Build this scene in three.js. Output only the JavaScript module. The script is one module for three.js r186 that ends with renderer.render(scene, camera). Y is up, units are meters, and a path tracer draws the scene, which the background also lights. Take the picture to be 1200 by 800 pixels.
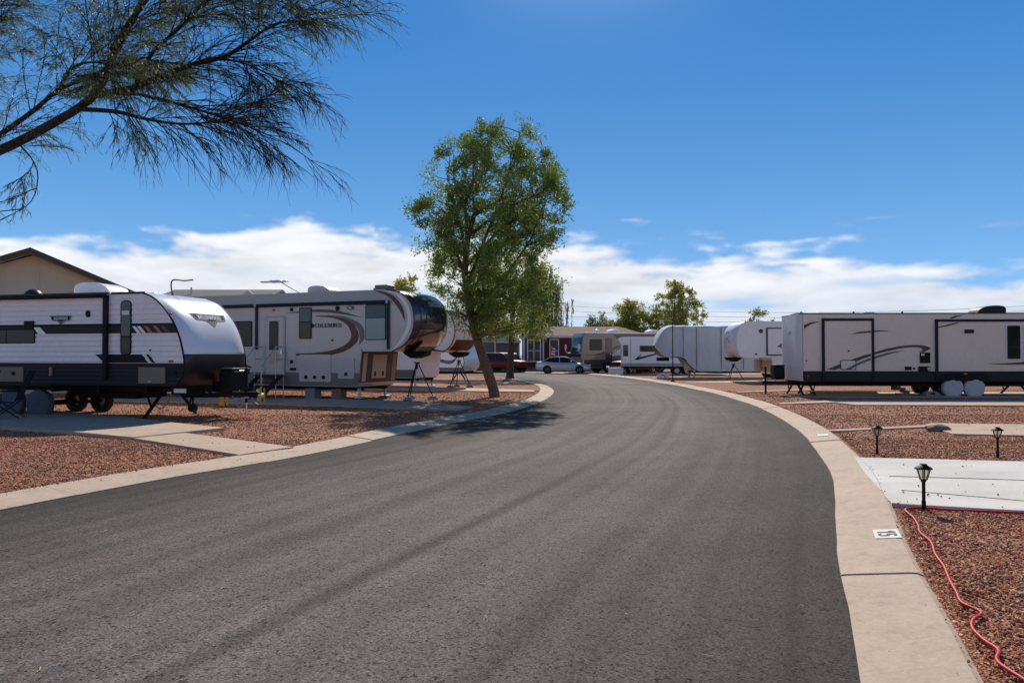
import * as THREE from 'three';
import { RoundedBoxGeometry } from 'three/addons/geometries/RoundedBoxGeometry.js';
import { mergeGeometries, mergeVertices, toCreasedNormals } from 'three/addons/utils/BufferGeometryUtils.js';
import { ImprovedNoise } from 'three/addons/math/ImprovedNoise.js';
import { TextGeometry } from 'three/addons/geometries/TextGeometry.js';
import { FontLoader } from 'three/addons/loaders/FontLoader.js';

// ---------------------------------------------------------------- camera, sky, sun, exposure
const scene = new THREE.Scene();
const camera = new THREE.PerspectiveCamera(47.92, 1200 / 800, 0.1, 3000);
camera.position.set(0, 1.6, 0);
camera.lookAt(0, 1.6 + Math.tan(THREE.MathUtils.degToRad(1.02)) * 10, -10);
scene.add(camera);

const renderer = new THREE.WebGLRenderer({ antialias: true });
renderer.toneMapping = THREE.LinearToneMapping;
renderer.toneMappingExposure = 1.1;
renderer.shadowMap.enabled = true;

const SUN_EL = THREE.MathUtils.degToRad(38.5), SUN_AZ = THREE.MathUtils.degToRad(6);   // azimuth to the right of straight ahead
const sunDir = new THREE.Vector3(Math.sin(SUN_AZ) * Math.cos(SUN_EL), Math.sin(SUN_EL), -Math.cos(SUN_AZ) * Math.cos(SUN_EL));
const sun = new THREE.DirectionalLight(new THREE.Color(1.0, 0.91, 0.78), 5.0);
sun.position.copy(sunDir).multiplyScalar(120).add(new THREE.Vector3(0, 0, -30));
sun.target.position.set(0, 0, -30);
sun.castShadow = true;
sun.shadow.mapSize.set(4096, 4096);
Object.assign(sun.shadow.camera, { left: -50, right: 50, top: 60, bottom: -60, near: 1, far: 300 });
scene.add(sun, sun.target);

const perlin = new ImprovedNoise();
const fbm = (x, y, z, n = 4) => { let a = 0.5, s = 0, f = 1; for (let i = 0; i < n; i++) { s += a * perlin.noise(x * f, y * f, z * f); a *= 0.5; f *= 2.03; } return s; };
const sstep = (a, b, x) => { const t = Math.min(1, Math.max(0, (x - a) / (b - a))); return t * t * (3 - 2 * t); };
const mixv = (a, b, t) => a + (b - a) * t;

{ // the sky: deep blue above, a long bank of cloud low over the horizon, all the way round
  const W = 3072, H = 1536, data = new Float32Array(W * H * 4);
  // height of the cloud bank's upper edge in degrees against the bearing in degrees right of straight ahead
  const edge = [[-180, 13], [-150, 16], [-110, 12], [-70, 9], [-45, 7.6], [-34, 7.6], [-27, 8.0], [-21, 8.9], [-15, 10.0], [-12, 9.4], [-6, 9.2], [2, 9.0], [6, 8.9], [10, 8.0], [14, 7.4], [19, 7.5], [24, 7.2], [29, 6.2], [34, 5.3], [45, 5.8], [70, 9], [110, 14], [150, 16], [180, 13]];
  const edgeAt = (d) => { for (let i = 1; i < edge.length; i++) if (d <= edge[i][0]) { const [a, h] = edge[i - 1], [b, k] = edge[i]; return mixv(h, k, sstep(a, b, d)); } return 6; };
  for (let y = 0; y < H; y++) {
    const el = ((y + 0.5) / H - 0.5) * 180, ce = Math.cos(el * Math.PI / 180), se = Math.sin(el * Math.PI / 180);
    const t = Math.max(0, el);
    for (let x = 0; x < W; x++) {
      const phi = ((x + 0.5) / W - 0.5) * Math.PI * 2, dx = Math.cos(phi) * ce, dz = Math.sin(phi) * ce;
      let bearing = phi * 180 / Math.PI + 90; if (bearing > 180) bearing -= 360;
      const cs = dx * sunDir.x + se * sunDir.y + dz * sunDir.z;
      // clear air: pale near the horizon, deep overhead, a little paler round the sun
      const k = 1 - Math.exp(-t / 11), hi = sstep(20, 62, t);
      let r = mixv(mixv(0.335, 0.004, k), 0.018, hi), g = mixv(mixv(0.66, 0.153, k), 0.068, hi), b = mixv(mixv(1.04, 0.50, k), 0.18, hi);
      const glow = Math.pow(Math.max(0, cs), 16) * 0.03 + Math.pow(Math.max(0, cs), 110) * 1.2;
      r += glow; g += glow; b += glow;
      if (el < 0) { r = 0.30; g = 0.26; b = 0.23; }
      if (el > -1 && el < 26) {
        const q = 9;
        const warp = fbm(dx * q, se * q * 2.6, dz * q, 3);
        const n1 = fbm(dx * 10 + warp * 0.7, se * 44 + warp * 0.9, dz * 10, 6);
        const n2 = fbm(dx * 5 + 7, se * 26 + warp, dz * 5, 5);
        const fine = fbm(dx * 30 + n1 * 2, se * 130, dz * 30, 4);
        const top = edgeAt(bearing) + n1 * 2.4 + n2 * 1.8;
        let c = sstep(-0.25, 1.7, top - el + fine * 1.3 + n1 * 0.8);
        // thin breaks of paler blue low in the bank
        const thin = sstep(0.10, 0.42, fbm(dx * 4 + 3, se * 40, dz * 4, 4) + 0.10 * (1 - Math.abs(el - 3.2) / 3));
        c *= (1 - 0.75 * thin * sstep(7.0, 3.0, el)) * mixv(0.82, 1, sstep(2, 6, el));
        // small loose scraps above the bank
        const scrap = sstep(0.24, 0.55, fbm(dx * 9 + 11, se * 60, dz * 9, 5)) * sstep(14, 9, el) * sstep(3.2, 1.2, el - edgeAt(bearing));
        c = Math.max(c, scrap * 0.75);
        const body = 0.86 + 0.26 * n1 + 0.22 * n2 + 0.10 * fine;
        const w = Math.min(0.98, Math.max(0.42, body)) * mixv(0.86, 1.0, sstep(1, 7, el));
        r = mixv(r, w * 0.91, c); g = mixv(g, w * 0.935, c); b = mixv(b, w * 1.0, c);
      }
      const i = (y * W + x) * 4;
      data[i] = r; data[i + 1] = g; data[i + 2] = b; data[i + 3] = 1;
    }
  }
  const sky = new THREE.DataTexture(data, W, H, THREE.RGBAFormat, THREE.FloatType);
  sky.mapping = THREE.EquirectangularReflectionMapping;
  sky.magFilter = THREE.LinearFilter; sky.minFilter = THREE.LinearFilter;
  sky.needsUpdate = true;
  scene.background = sky;
  scene.environment = sky;
}

// ---------------------------------------------------------------- helpers
function rng(seed) { let s = seed >>> 0; return () => { s = (s + 0x6d2b79f5) >>> 0; let t = Math.imul(s ^ (s >>> 15), 1 | s); t = (t + Math.imul(t ^ (t >>> 7), 61 | t)) ^ t; return ((t ^ (t >>> 14)) >>> 0) / 4294967296; }; }
const V = (x, y, z) => new THREE.Vector3(x, y, z);
const names = new Map();
function numbered(n) { const k = names.get(n) || 0; names.set(n, k + 1); return k ? n + '_' + String(k).padStart(3, '0') : n; }
function add(o, parent) { o.traverse((m) => { if (m.isMesh) { m.castShadow = true; m.receiveShadow = true; } }); parent.add(o); return o; }
function part(name, geo, mat, parent, label) {
  const m = new THREE.Mesh(Array.isArray(geo) ? merge(geo) : geo, mat);
  m.name = parent === scene ? numbered(name) : name;
  if (label) m.userData.label = label;
  return add(m, parent);
}
function thing(name, label, category, [x, y, z] = [0, 0, 0], turn = 0, group) {
  const o = new THREE.Group(); o.name = numbered(name); o.position.set(x, y, z); o.rotation.y = turn;
  o.userData = { label, category }; if (group) o.userData.group = group;
  scene.add(o); return o;
}
function dup(src, pos, turn, label, group) {
  const c = src.clone(); c.name = numbered(src.name.replace(/_\d{3}$/, '')); c.userData = { ...src.userData };
  if (label) c.userData.label = label; if (group) c.userData.group = group;
  c.position.set(...pos); c.rotation.y = turn; scene.add(c); return c;
}
function tag(m, label, category, group, kind) { m.userData = { ...m.userData, ...(label && { label }), ...(category && { category }), ...(group && { group }), ...(kind && { kind }) }; return m; }
function structure(name, geo, mat, label) { const m = part(name, geo, mat, scene); m.userData.kind = 'structure'; if (label) m.userData.label = label; return m; }

function norm(g) { // one plain form so that any pieces can be merged
  let n = g.index ? g.toNonIndexed() : g;
  for (const k of Object.keys(n.attributes)) if (!['position', 'normal', 'uv'].includes(k)) n.deleteAttribute(k);
  if (!n.attributes.normal) n.computeVertexNormals();
  if (!n.attributes.uv) n.setAttribute('uv', new THREE.BufferAttribute(new Float32Array(n.attributes.position.count * 2), 2));
  return n;
}
const merge = (list) => list.length === 1 ? norm(list[0]) : mergeGeometries(list.map(norm));
function uvm(g, scale = 1, ox = 0, oy = 0) { // texture coordinates in metres by the way each face points
  const n = g.index ? g.toNonIndexed() : g; if (!n.attributes.normal) n.computeVertexNormals();
  const p = n.attributes.position, uv = new Float32Array(p.count * 2);
  const a = V(), b = V(), c = V(), e = V(), f = V();
  for (let i = 0; i < p.count; i += 3) {
    a.fromBufferAttribute(p, i); b.fromBufferAttribute(p, i + 1); c.fromBufferAttribute(p, i + 2);
    e.subVectors(b, a).cross(f.subVectors(c, a)); const x = Math.abs(e.x), y = Math.abs(e.y), z = Math.abs(e.z);
    for (let k = 0; k < 3; k++) { const q = [a, b, c][k]; const [u, v] = y >= x && y >= z ? [q.x, q.z] : x > z ? [q.z, q.y] : [q.x, q.y]; uv[(i + k) * 2] = u * scale + ox; uv[(i + k) * 2 + 1] = v * scale + oy; }
  }
  n.setAttribute('uv', new THREE.BufferAttribute(uv, 2)); return n;
}
const box = (w, h, d, x, y, z, r = 0) => (r ? new RoundedBoxGeometry(w, h, d, 2, Math.min(r, w * 0.49, h * 0.49, d * 0.49)) : new THREE.BoxGeometry(w, h, d)).translate(x, y, z);
const bxx = (x0, x1, y0, y1, z0, z1, r = 0) => box(x1 - x0, y1 - y0, z1 - z0, (x0 + x1) / 2, (y0 + y1) / 2, (z0 + z1) / 2, r);
function rod(a, b, r0, r1 = r0, seg = 8) {
  const d = V().subVectors(b, a), g = new THREE.CylinderGeometry(r1, r0, d.length(), seg);
  g.applyQuaternion(new THREE.Quaternion().setFromUnitVectors(V(0, 1, 0), d.normalize())); return g.translate((a.x + b.x) / 2, (a.y + b.y) / 2, (a.z + b.z) / 2);
}
const beam = (a, b, w, h = w) => { // a square bar
  const d = V().subVectors(b, a), g = new THREE.BoxGeometry(w, d.length(), h);
  g.applyQuaternion(new THREE.Quaternion().setFromUnitVectors(V(0, 1, 0), d.normalize())); return g.translate((a.x + b.x) / 2, (a.y + b.y) / 2, (a.z + b.z) / 2);
};
const tube = (pts, r, n = pts.length * 6, seg = 6) => new THREE.TubeGeometry(new THREE.CatmullRomCurve3(pts), n, r, seg);
function shape(pts) { const s = new THREE.Shape(); s.moveTo(pts[0][0], pts[0][1]); for (let i = 1; i < pts.length; i++) s.lineTo(pts[i][0], pts[i][1]); s.closePath(); return s; }
function rrect(x0, y0, x1, y1, r) {
  const s = new THREE.Shape(); r = Math.min(r, (x1 - x0) / 2 - 1e-4, (y1 - y0) / 2 - 1e-4);
  s.moveTo(x0 + r, y0); s.lineTo(x1 - r, y0); s.quadraticCurveTo(x1, y0, x1, y0 + r); s.lineTo(x1, y1 - r); s.quadraticCurveTo(x1, y1, x1 - r, y1);
  s.lineTo(x0 + r, y1); s.quadraticCurveTo(x0, y1, x0, y1 - r); s.lineTo(x0, y0 + r); s.quadraticCurveTo(x0, y0, x0 + r, y0); return s;
}
const extr = (s, depth, bevel = 0) => new THREE.ExtrudeGeometry(s, bevel ? { depth: depth - 2 * bevel, bevelEnabled: true, bevelThickness: bevel, bevelSize: bevel, bevelOffset: -bevel, bevelSegments: 2, curveSegments: 8 } : { depth, bevelEnabled: false, curveSegments: 8 }).translate(0, 0, bevel);
const smoothPts = (pts, n) => new THREE.CatmullRomCurve3(pts.map(([x, y]) => V(x, y, 0)), false, 'centripetal').getPoints(n).map((p) => [p.x, p.y]);
// a tapering painted swoosh between two curves through the same kind of points
const swoosh = (upper, lower, n = 24) => shape([...smoothPts(upper, n), ...smoothPts(lower, n).reverse()]);
function grid(nu, nv, f) { // surface f(u, v) -> [x, y, z]
  const pos = [], uv = [], idx = [];
  for (let j = 0; j <= nv; j++) for (let i = 0; i <= nu; i++) { pos.push(...f(i / nu, j / nv)); uv.push(i / nu, j / nv); }
  for (let j = 0; j < nv; j++) for (let i = 0; i < nu; i++) { const a = j * (nu + 1) + i, b = a + 1, c = a + nu + 1, d = c + 1; idx.push(a, b, d, a, d, c); }
  const g = new THREE.BufferGeometry(); g.setAttribute('position', new THREE.Float32BufferAttribute(pos, 3)); g.setAttribute('uv', new THREE.Float32BufferAttribute(uv, 2)); g.setIndex(idx); g.computeVertexNormals(); return g;
}
const font = await new FontLoader().loadAsync('fonts/droid/droid_sans_bold.typeface.json');
const serif = await new FontLoader().loadAsync('fonts/droid/droid_serif_bold.typeface.json');
const text = (s, size, depth = 0.004, f = font) => new TextGeometry(s, { font: f, size, depth, curveSegments: 4, bevelEnabled: false });

// ---------------------------------------------------------------- procedural materials
const lin = (r, g, b) => new THREE.Color().setRGB(r, g, b);
function dataTex(n, fn, srgb = true) {
  const d = new Uint8Array(n * n * 4);
  for (let y = 0; y < n; y++) for (let x = 0; x < n; x++) { const c = fn(x / n, y / n, x, y), i = (y * n + x) * 4; d[i] = c[0]; d[i + 1] = c[1]; d[i + 2] = c[2]; d[i + 3] = 255; }
  const t = new THREE.DataTexture(d, n, n); t.wrapS = t.wrapT = THREE.RepeatWrapping; t.magFilter = THREE.LinearFilter; t.minFilter = THREE.LinearMipmapLinearFilter; t.generateMipmaps = true;
  if (srgb) t.colorSpace = THREE.SRGBColorSpace; t.needsUpdate = true; return t;
}
const tnoise = (u, v, f, seed = 0) => { // tiling value noise on a torus of period f
  const x = u * f, y = v * f, x0 = Math.floor(x), y0 = Math.floor(y), fx = x - x0, fy = y - y0, sx = fx * fx * (3 - 2 * fx), sy = fy * fy * (3 - 2 * fy);
  const h = (i, j) => { let n = (((i % f) + f) % f) * 374761393 + (((j % f) + f) % f) * 668265263 + seed * 1442695041; n = Math.imul(n ^ (n >>> 13), 1274126177); return ((n ^ (n >>> 16)) >>> 0) / 4294967296; };
  return mixv(mixv(h(x0, y0), h(x0 + 1, y0), sx), mixv(h(x0, y0 + 1), h(x0 + 1, y0 + 1), sx), sy);
};
const toS = (v) => Math.max(0, Math.min(255, 255 * (v <= 0.0031308 ? 12.92 * v : 1.055 * Math.pow(Math.max(v, 0), 1 / 2.4) - 0.055)));
const rgbS = (r, g, b) => [toS(r), toS(g), toS(b)];

// gravel: angular chips of red, pink and brown stone
const gravelChips = (() => { const r = rng(41), pal = [[0.376, 0.127, 0.06], [0.451, 0.171, 0.08], [0.302, 0.094, 0.045], [0.527, 0.235, 0.118], [0.226, 0.07, 0.035], [0.414, 0.151, 0.083], [0.602, 0.311, 0.167], [0.339, 0.123, 0.066], [0.33, 0.2, 0.11]]; return Array.from({ length: 4096 }, () => { const c = pal[Math.floor(r() * pal.length)], k = 0.75 + r() * 0.5; return [r(), r(), c[0] * k, c[1] * k, c[2] * k, r()]; }); })();
const GN = 1024, gravelH = new Float32Array(GN * GN);
const gravelTex = dataTex(GN, (u, v, px, py) => {
  const f = 64, x = u * f, y = v * f, ix = Math.floor(x), iy = Math.floor(y); let d1 = 9, d2 = 9, best = 0;
  for (let j = -1; j <= 1; j++) for (let i = -1; i <= 1; i++) { const k = (((iy + j) + f) % f) * f + (((ix + i) + f) % f), c = gravelChips[k], ex = Math.abs(ix + i + c[0] - x), ey = Math.abs(iy + j + c[1] - y), d = Math.hypot(ex, ey) * 0.6 + (ex + ey) * 0.3; if (d < d1) { d2 = d1; d1 = d; best = k; } else if (d < d2) d2 = d; }
  const c = gravelChips[best], e = sstep(0.02, 0.22, d2 - d1);
  gravelH[py * GN + px] = e * (0.35 + 0.65 * c[5]);
  const m = mixv(0.55, 1, e) * (0.9 + 0.2 * tnoise(u, v, 256, 3));
  return rgbS(c[2] * m, c[3] * m, c[4] * m);
});
const gravelBump = dataTex(GN, (u, v, x, y) => { const h = 255 * gravelH[y * GN + x]; return [h, h, h]; }, false);
const asphaltTex = dataTex(1024, (u, v) => { // dark binder with paler, browner stones of several sizes showing
  const a = tnoise(u, v, 150, 1), b = tnoise(u, v, 310, 2), c = tnoise(u, v, 90, 4), q = tnoise(u, v, 20, 5);
  let k = 0.076 + 0.062 * sstep(0.40, 0.9, a) + 0.05 * (b - 0.5) - 0.06 * sstep(0.60, 0.92, c) + 0.014 * (q - 0.5);
  const s = tnoise(u, v, 210, 9); if (s > 0.9) k += 0.16 * (s - 0.9) / 0.1;
  k = Math.max(0.010, k);
  return rgbS(k * 1.17, k, k * 0.94);
});
const asphaltBump = dataTex(1024, (u, v) => { const h = 255 * (0.5 * tnoise(u, v, 256, 1) + 0.3 * tnoise(u, v, 512, 2) + 0.3 * (1 - sstep(0.6, 0.95, tnoise(u, v, 96, 4)))); return [h, h, h]; }, false);
const concreteTex = dataTex(1024, (u, v) => {
  const q = tnoise(u, v, 7, 1) * 0.3 + tnoise(u, v, 31, 2) * 0.3 + tnoise(u, v, 110, 3) * 0.4, s = tnoise(u, v, 400, 4), br = tnoise(u * 0.02, v, 300, 6);
  const st = sstep(0.55, 0.9, tnoise(u, v, 17, 8) * 0.5 + tnoise(u, v, 61, 18) * 0.5) * 0.12;
  const k = 0.86 + 0.32 * (q - 0.5) + 0.14 * (s - 0.5) + 0.08 * (br - 0.5) - st - (tnoise(u, v, 230, 12) > 0.94 ? 0.18 : 0);
  return rgbS(k, k * mixv(1, 0.985, st * 10), k * mixv(1, 0.96, st * 10));
});
const padTex = dataTex(512, (u, v) => { const b = tnoise(u * 0.25, v, 20, 3) * 0.6 + tnoise(u * 0.25, v, 44, 5) * 0.4, k = 0.84 + 0.24 * (b - 0.5) + 0.12 * (tnoise(u, v, 9, 7) - 0.5) + 0.10 * (tnoise(u, v, 200, 8) - 0.5) - 0.12 * sstep(0.72, 0.9, tnoise(u, v, 14, 11) * 0.6 + tnoise(u, v, 50, 12) * 0.4); return rgbS(k, k * 0.99, k * 0.97); });
const grimeTex = dataTex(512, (u, v) => { const k = 0.93 + 0.05 * (tnoise(u, v, 6, 1) - 0.5) + 0.05 * (tnoise(u, v, 40, 2) - 0.5) + 0.04 * (tnoise(u, v * 0.1, 120, 3) - 0.5); return rgbS(k, k, k); });
const barkTex = dataTex(512, (u, v) => { const a = tnoise(u, v * 0.5, 24, 1), b = tnoise(u, v, 64, 2), k = 0.55 + 0.6 * (a - 0.3) + 0.3 * (b - 0.5); return rgbS(k, k * 0.97, k * 0.93); });
const woodTex = dataTex(512, (u, v) => { const k = 0.75 + 0.35 * (tnoise(u, v * 0.08, 90, 1) - 0.5) + 0.2 * (tnoise(u, v, 12, 2) - 0.5); return rgbS(k, k * 0.96, k * 0.9); });
const rep = (t, n) => { const c = t.clone(); c.repeat.set(n, n); c.needsUpdate = true; return c; };
const std = (c, o = {}) => new THREE.MeshStandardMaterial({ color: c, roughness: 0.7, ...o });
const phys = (c, o = {}) => new THREE.MeshPhysicalMaterial({ color: c, roughness: 0.5, ...o });
const M = {
  gravel: std(lin(0.90, 0.88, 0.86), { vertexColors: true, map: rep(gravelTex, 0.5), bumpMap: rep(gravelBump, 0.5), bumpScale: 0.022, roughness: 0.95 }),
  asphalt: phys(lin(0.84, 0.84, 0.84), { specularIntensity: 0.22, map: rep(asphaltTex, 0.8), bumpMap: rep(asphaltBump, 0.8), bumpScale: 0.0035, roughness: 0.88, vertexColors: true }),
  kerb: std(lin(0.50, 0.38, 0.285), { map: rep(concreteTex, 0.5), roughness: 0.9 }),
  pad: std(lin(0.48, 0.345, 0.25), { map: rep(concreteTex, 0.3), roughness: 0.9 }),
  whitePad: std(lin(0.62, 0.60, 0.57), { map: rep(padTex, 0.16), roughness: 0.85 }),
  dirt: std(lin(0.27, 0.17, 0.12), { map: rep(concreteTex, 0.2), roughness: 1 }),
  white: phys(lin(0.82, 0.80, 0.80), { map: rep(grimeTex, 0.4), roughness: 0.34, clearcoat: 0.3, clearcoatRoughness: 0.15 }),
  cap: phys(lin(0.80, 0.81, 0.84), { roughness: 0.28, clearcoat: 0.6, clearcoatRoughness: 0.1, map: rep(grimeTex, 0.4) }),
  lilac: phys(lin(0.72, 0.68, 0.69), { map: rep(grimeTex, 0.4), roughness: 0.4, clearcoat: 0.3 }),
  cream: phys(lin(0.80, 0.67, 0.55), { map: rep(grimeTex, 0.4), roughness: 0.4, clearcoat: 0.2 }),
  silver: phys(lin(0.44, 0.41, 0.40), { map: rep(grimeTex, 0.4), roughness: 0.38, clearcoat: 0.3 }),
  grey: phys(lin(0.13, 0.13, 0.14), { roughness: 0.5, specularIntensity: 0.6 }),
  midgrey: std(lin(0.34, 0.34, 0.35), { roughness: 0.5, map: rep(grimeTex, 0.4) }),
  dark: phys(lin(0.018, 0.019, 0.023), { roughness: 0.38, specularIntensity: 0.5, clearcoat: 0.12 }),
  black: phys(lin(0.010, 0.010, 0.011), { roughness: 0.6, specularIntensity: 0.35 }),
  charcoal: phys(lin(0.026, 0.026, 0.030), { roughness: 0.55, specularIntensity: 0.35 }),
  navy: phys(lin(0.010, 0.012, 0.030), { roughness: 0.5, specularIntensity: 0.4 }),
  brown: phys(lin(0.095, 0.040, 0.027), { roughness: 0.4, specularIntensity: 0.5 }),
  taupe: phys(lin(0.095, 0.072, 0.058), { roughness: 0.4, specularIntensity: 0.5 }),
  tan: std(lin(0.42, 0.33, 0.25), { roughness: 0.5 }),
  olive: std(lin(0.16, 0.14, 0.105), { roughness: 0.5 }),
  orange: std(lin(0.42, 0.13, 0.04), { roughness: 0.45 }),
  red: std(lin(0.55, 0.03, 0.02), { roughness: 0.4 }),
  yellow: std(lin(0.58, 0.38, 0.02), { roughness: 0.5 }),
  glass: phys(lin(0.010, 0.014, 0.014), { roughness: 0.06, specularIntensity: 0.6 }),
  tealGlass: phys(lin(0.02, 0.06, 0.065), { roughness: 0.05 }),
  curtain: std(lin(0.30, 0.36, 0.33), { roughness: 0.9 }),
  steel: std(lin(0.55, 0.55, 0.56), { metalness: 0.9, roughness: 0.35 }),
  galv: std(lin(0.45, 0.46, 0.48), { metalness: 0.6, roughness: 0.5 }),
  rubber: std(lin(0.018, 0.018, 0.019), { roughness: 0.9 }),
  blockGrey: std(lin(0.22, 0.25, 0.29), { roughness: 0.9, map: rep(concreteTex, 1) }),
  wood: std(lin(0.30, 0.17, 0.09), { roughness: 0.85, map: rep(woodTex, 1.5) }),
  paleWood: std(lin(0.45, 0.30, 0.17), { roughness: 0.85, map: rep(woodTex, 1.5) }),
  fabricCover: std(lin(0.50, 0.52, 0.55), { roughness: 0.9, map: rep(grimeTex, 0.6) }),
  vinyl: phys(lin(0.46, 0.45, 0.44), { roughness: 0.55 }),
  clearPlastic: phys(lin(0.85, 0.82, 0.70), { roughness: 0.15, transmission: 0.85, thickness: 0 }),
  amber: std(lin(0.6, 0.16, 0.02), { roughness: 0.3 }),
  tail: std(lin(0.45, 0.015, 0.02), { roughness: 0.25 }),
  frontShell: phys(lin(0.020, 0.022, 0.030), { roughness: 0.16, clearcoat: 1, clearcoatRoughness: 0.06 }),
  slateCloth: std(lin(0.075, 0.095, 0.12), { roughness: 0.85 }),
  chairCloth: std(lin(0.02, 0.025, 0.085), { roughness: 0.9 }),
};

// ---------------------------------------------------------------- the setting: ground, road, kerbs, gravel, slabs
const curve2 = (pts) => new THREE.CatmullRomCurve3(pts.map(([x, z]) => V(x, 0, z)), false, 'centripetal');
const leftEdge = curve2([[-10.4, 5], [-8.2, -0.5], [-6.35, -5], [-5.27, -7.91], [-4.44, -10], [-3.66, -11.5], [-2.91, -13.4], [-1.86, -16.74], [-0.86, -19.5], [0, -21.9], [0.86, -25.7], [1.44, -29.39], [1.82, -33.5], [1.9, -38], [1.45, -44], [0.45, -50], [-1.5, -57.6], [-5, -63.5], [-12, -68], [-25, -71], [-60, -74]]);
const rightEdge = curve2([[-2.0, 5], [0.15, 0.2], [1.62, -3.56], [2.06, -4.7], [2.5, -5.9], [2.97, -7.06], [3.68, -8.78], [4.24, -10.2], [4.95, -12.41], [5.9, -15.65], [6.84, -19.73], [7.6, -24], [8.28, -30], [8.6, -37], [8.5, -45], [7.9, -55.4], [6.4, -63.5], [2.5, -69.5], [-5, -73], [-20, -76.3], [-60, -80]]);
const kerbOut = (curve, side, n) => { // the same line moved sideways by the width of the gutter
  const P = curve.getSpacedPoints(n), out = [];
  for (let i = 0; i <= n; i++) { const a = P[Math.max(0, i - 1)], b = P[Math.min(n, i + 1)], t = V().subVectors(b, a).normalize(); out.push([P[i], V(-t.z * side, 0, t.x * side)]); }
  return out;
};
const LE = kerbOut(leftEdge, -1, 1100), RE = kerbOut(rightEdge, 1, 1100);
const roadOutline = [...LE.map(([p]) => [p.x, p.z]), ...RE.map(([p]) => [p.x, p.z]).reverse()];
const inPoly = (poly, x, z) => { let c = false; for (let i = 0, j = poly.length - 1; i < poly.length; j = i++) { const [a, b] = poly[i], [p, q] = poly[j]; if ((b > z) !== (q > z) && x < (p - a) * (z - b) / (q - b) + a) c = !c; } return c; };
// both questions are asked often, so they are answered from a table with 0.1 m cells
const TX = -36, TZ = -94, TS = 0.1, TW = 720, TH = 1010, roadTable = new Float32Array(TW * TH).fill(9);
for (const E of [LE, RE]) for (const [p] of E) { const cx = Math.round((p.x - TX) / TS), cz = Math.round((p.z - TZ) / TS); for (let j = -14; j <= 14; j++) for (let i = -14; i <= 14; i++) { const x = cx + i, z = cz + j; if (x < 0 || z < 0 || x >= TW || z >= TH) continue; const d = Math.hypot(TX + x * TS - p.x, TZ + z * TS - p.z), k = z * TW + x; if (d < roadTable[k]) roadTable[k] = d; } }
for (let j = 0; j < TH; j++) { const z = TZ + j * TS, xs = []; for (let i = 0, n = roadOutline.length, k = n - 1; i < n; k = i++) { const [a, b] = roadOutline[i], [p, q] = roadOutline[k]; if ((b > z) !== (q > z)) xs.push((p - a) * (z - b) / (q - b) + a); } xs.sort((a, b) => a - b); for (let k = 0; k + 1 < xs.length; k += 2) for (let i = Math.max(0, Math.ceil((xs[k] - TX) / TS)); i < TW && TX + i * TS < xs[k + 1]; i++) roadTable[j * TW + i] *= -1; }
const tableAt = (x, z) => { const u = Math.max(0, Math.min(TW - 2, (x - TX) / TS)), v = Math.max(0, Math.min(TH - 2, (z - TZ) / TS)), i = Math.floor(u), j = Math.floor(v), a = u - i, b = v - j, k = j * TW + i; return mixv(mixv(roadTable[k], roadTable[k + 1], a), mixv(roadTable[k + TW], roadTable[k + TW + 1], a), b); };
const onRoad = (x, z) => tableAt(x, z) < 0;
const edgeDist = (x, z) => Math.abs(tableAt(x, z));

structure('ground', uvm(new THREE.PlaneGeometry(1600, 1600).rotateX(-Math.PI / 2).translate(0, -0.3, -300)), M.dirt);

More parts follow.
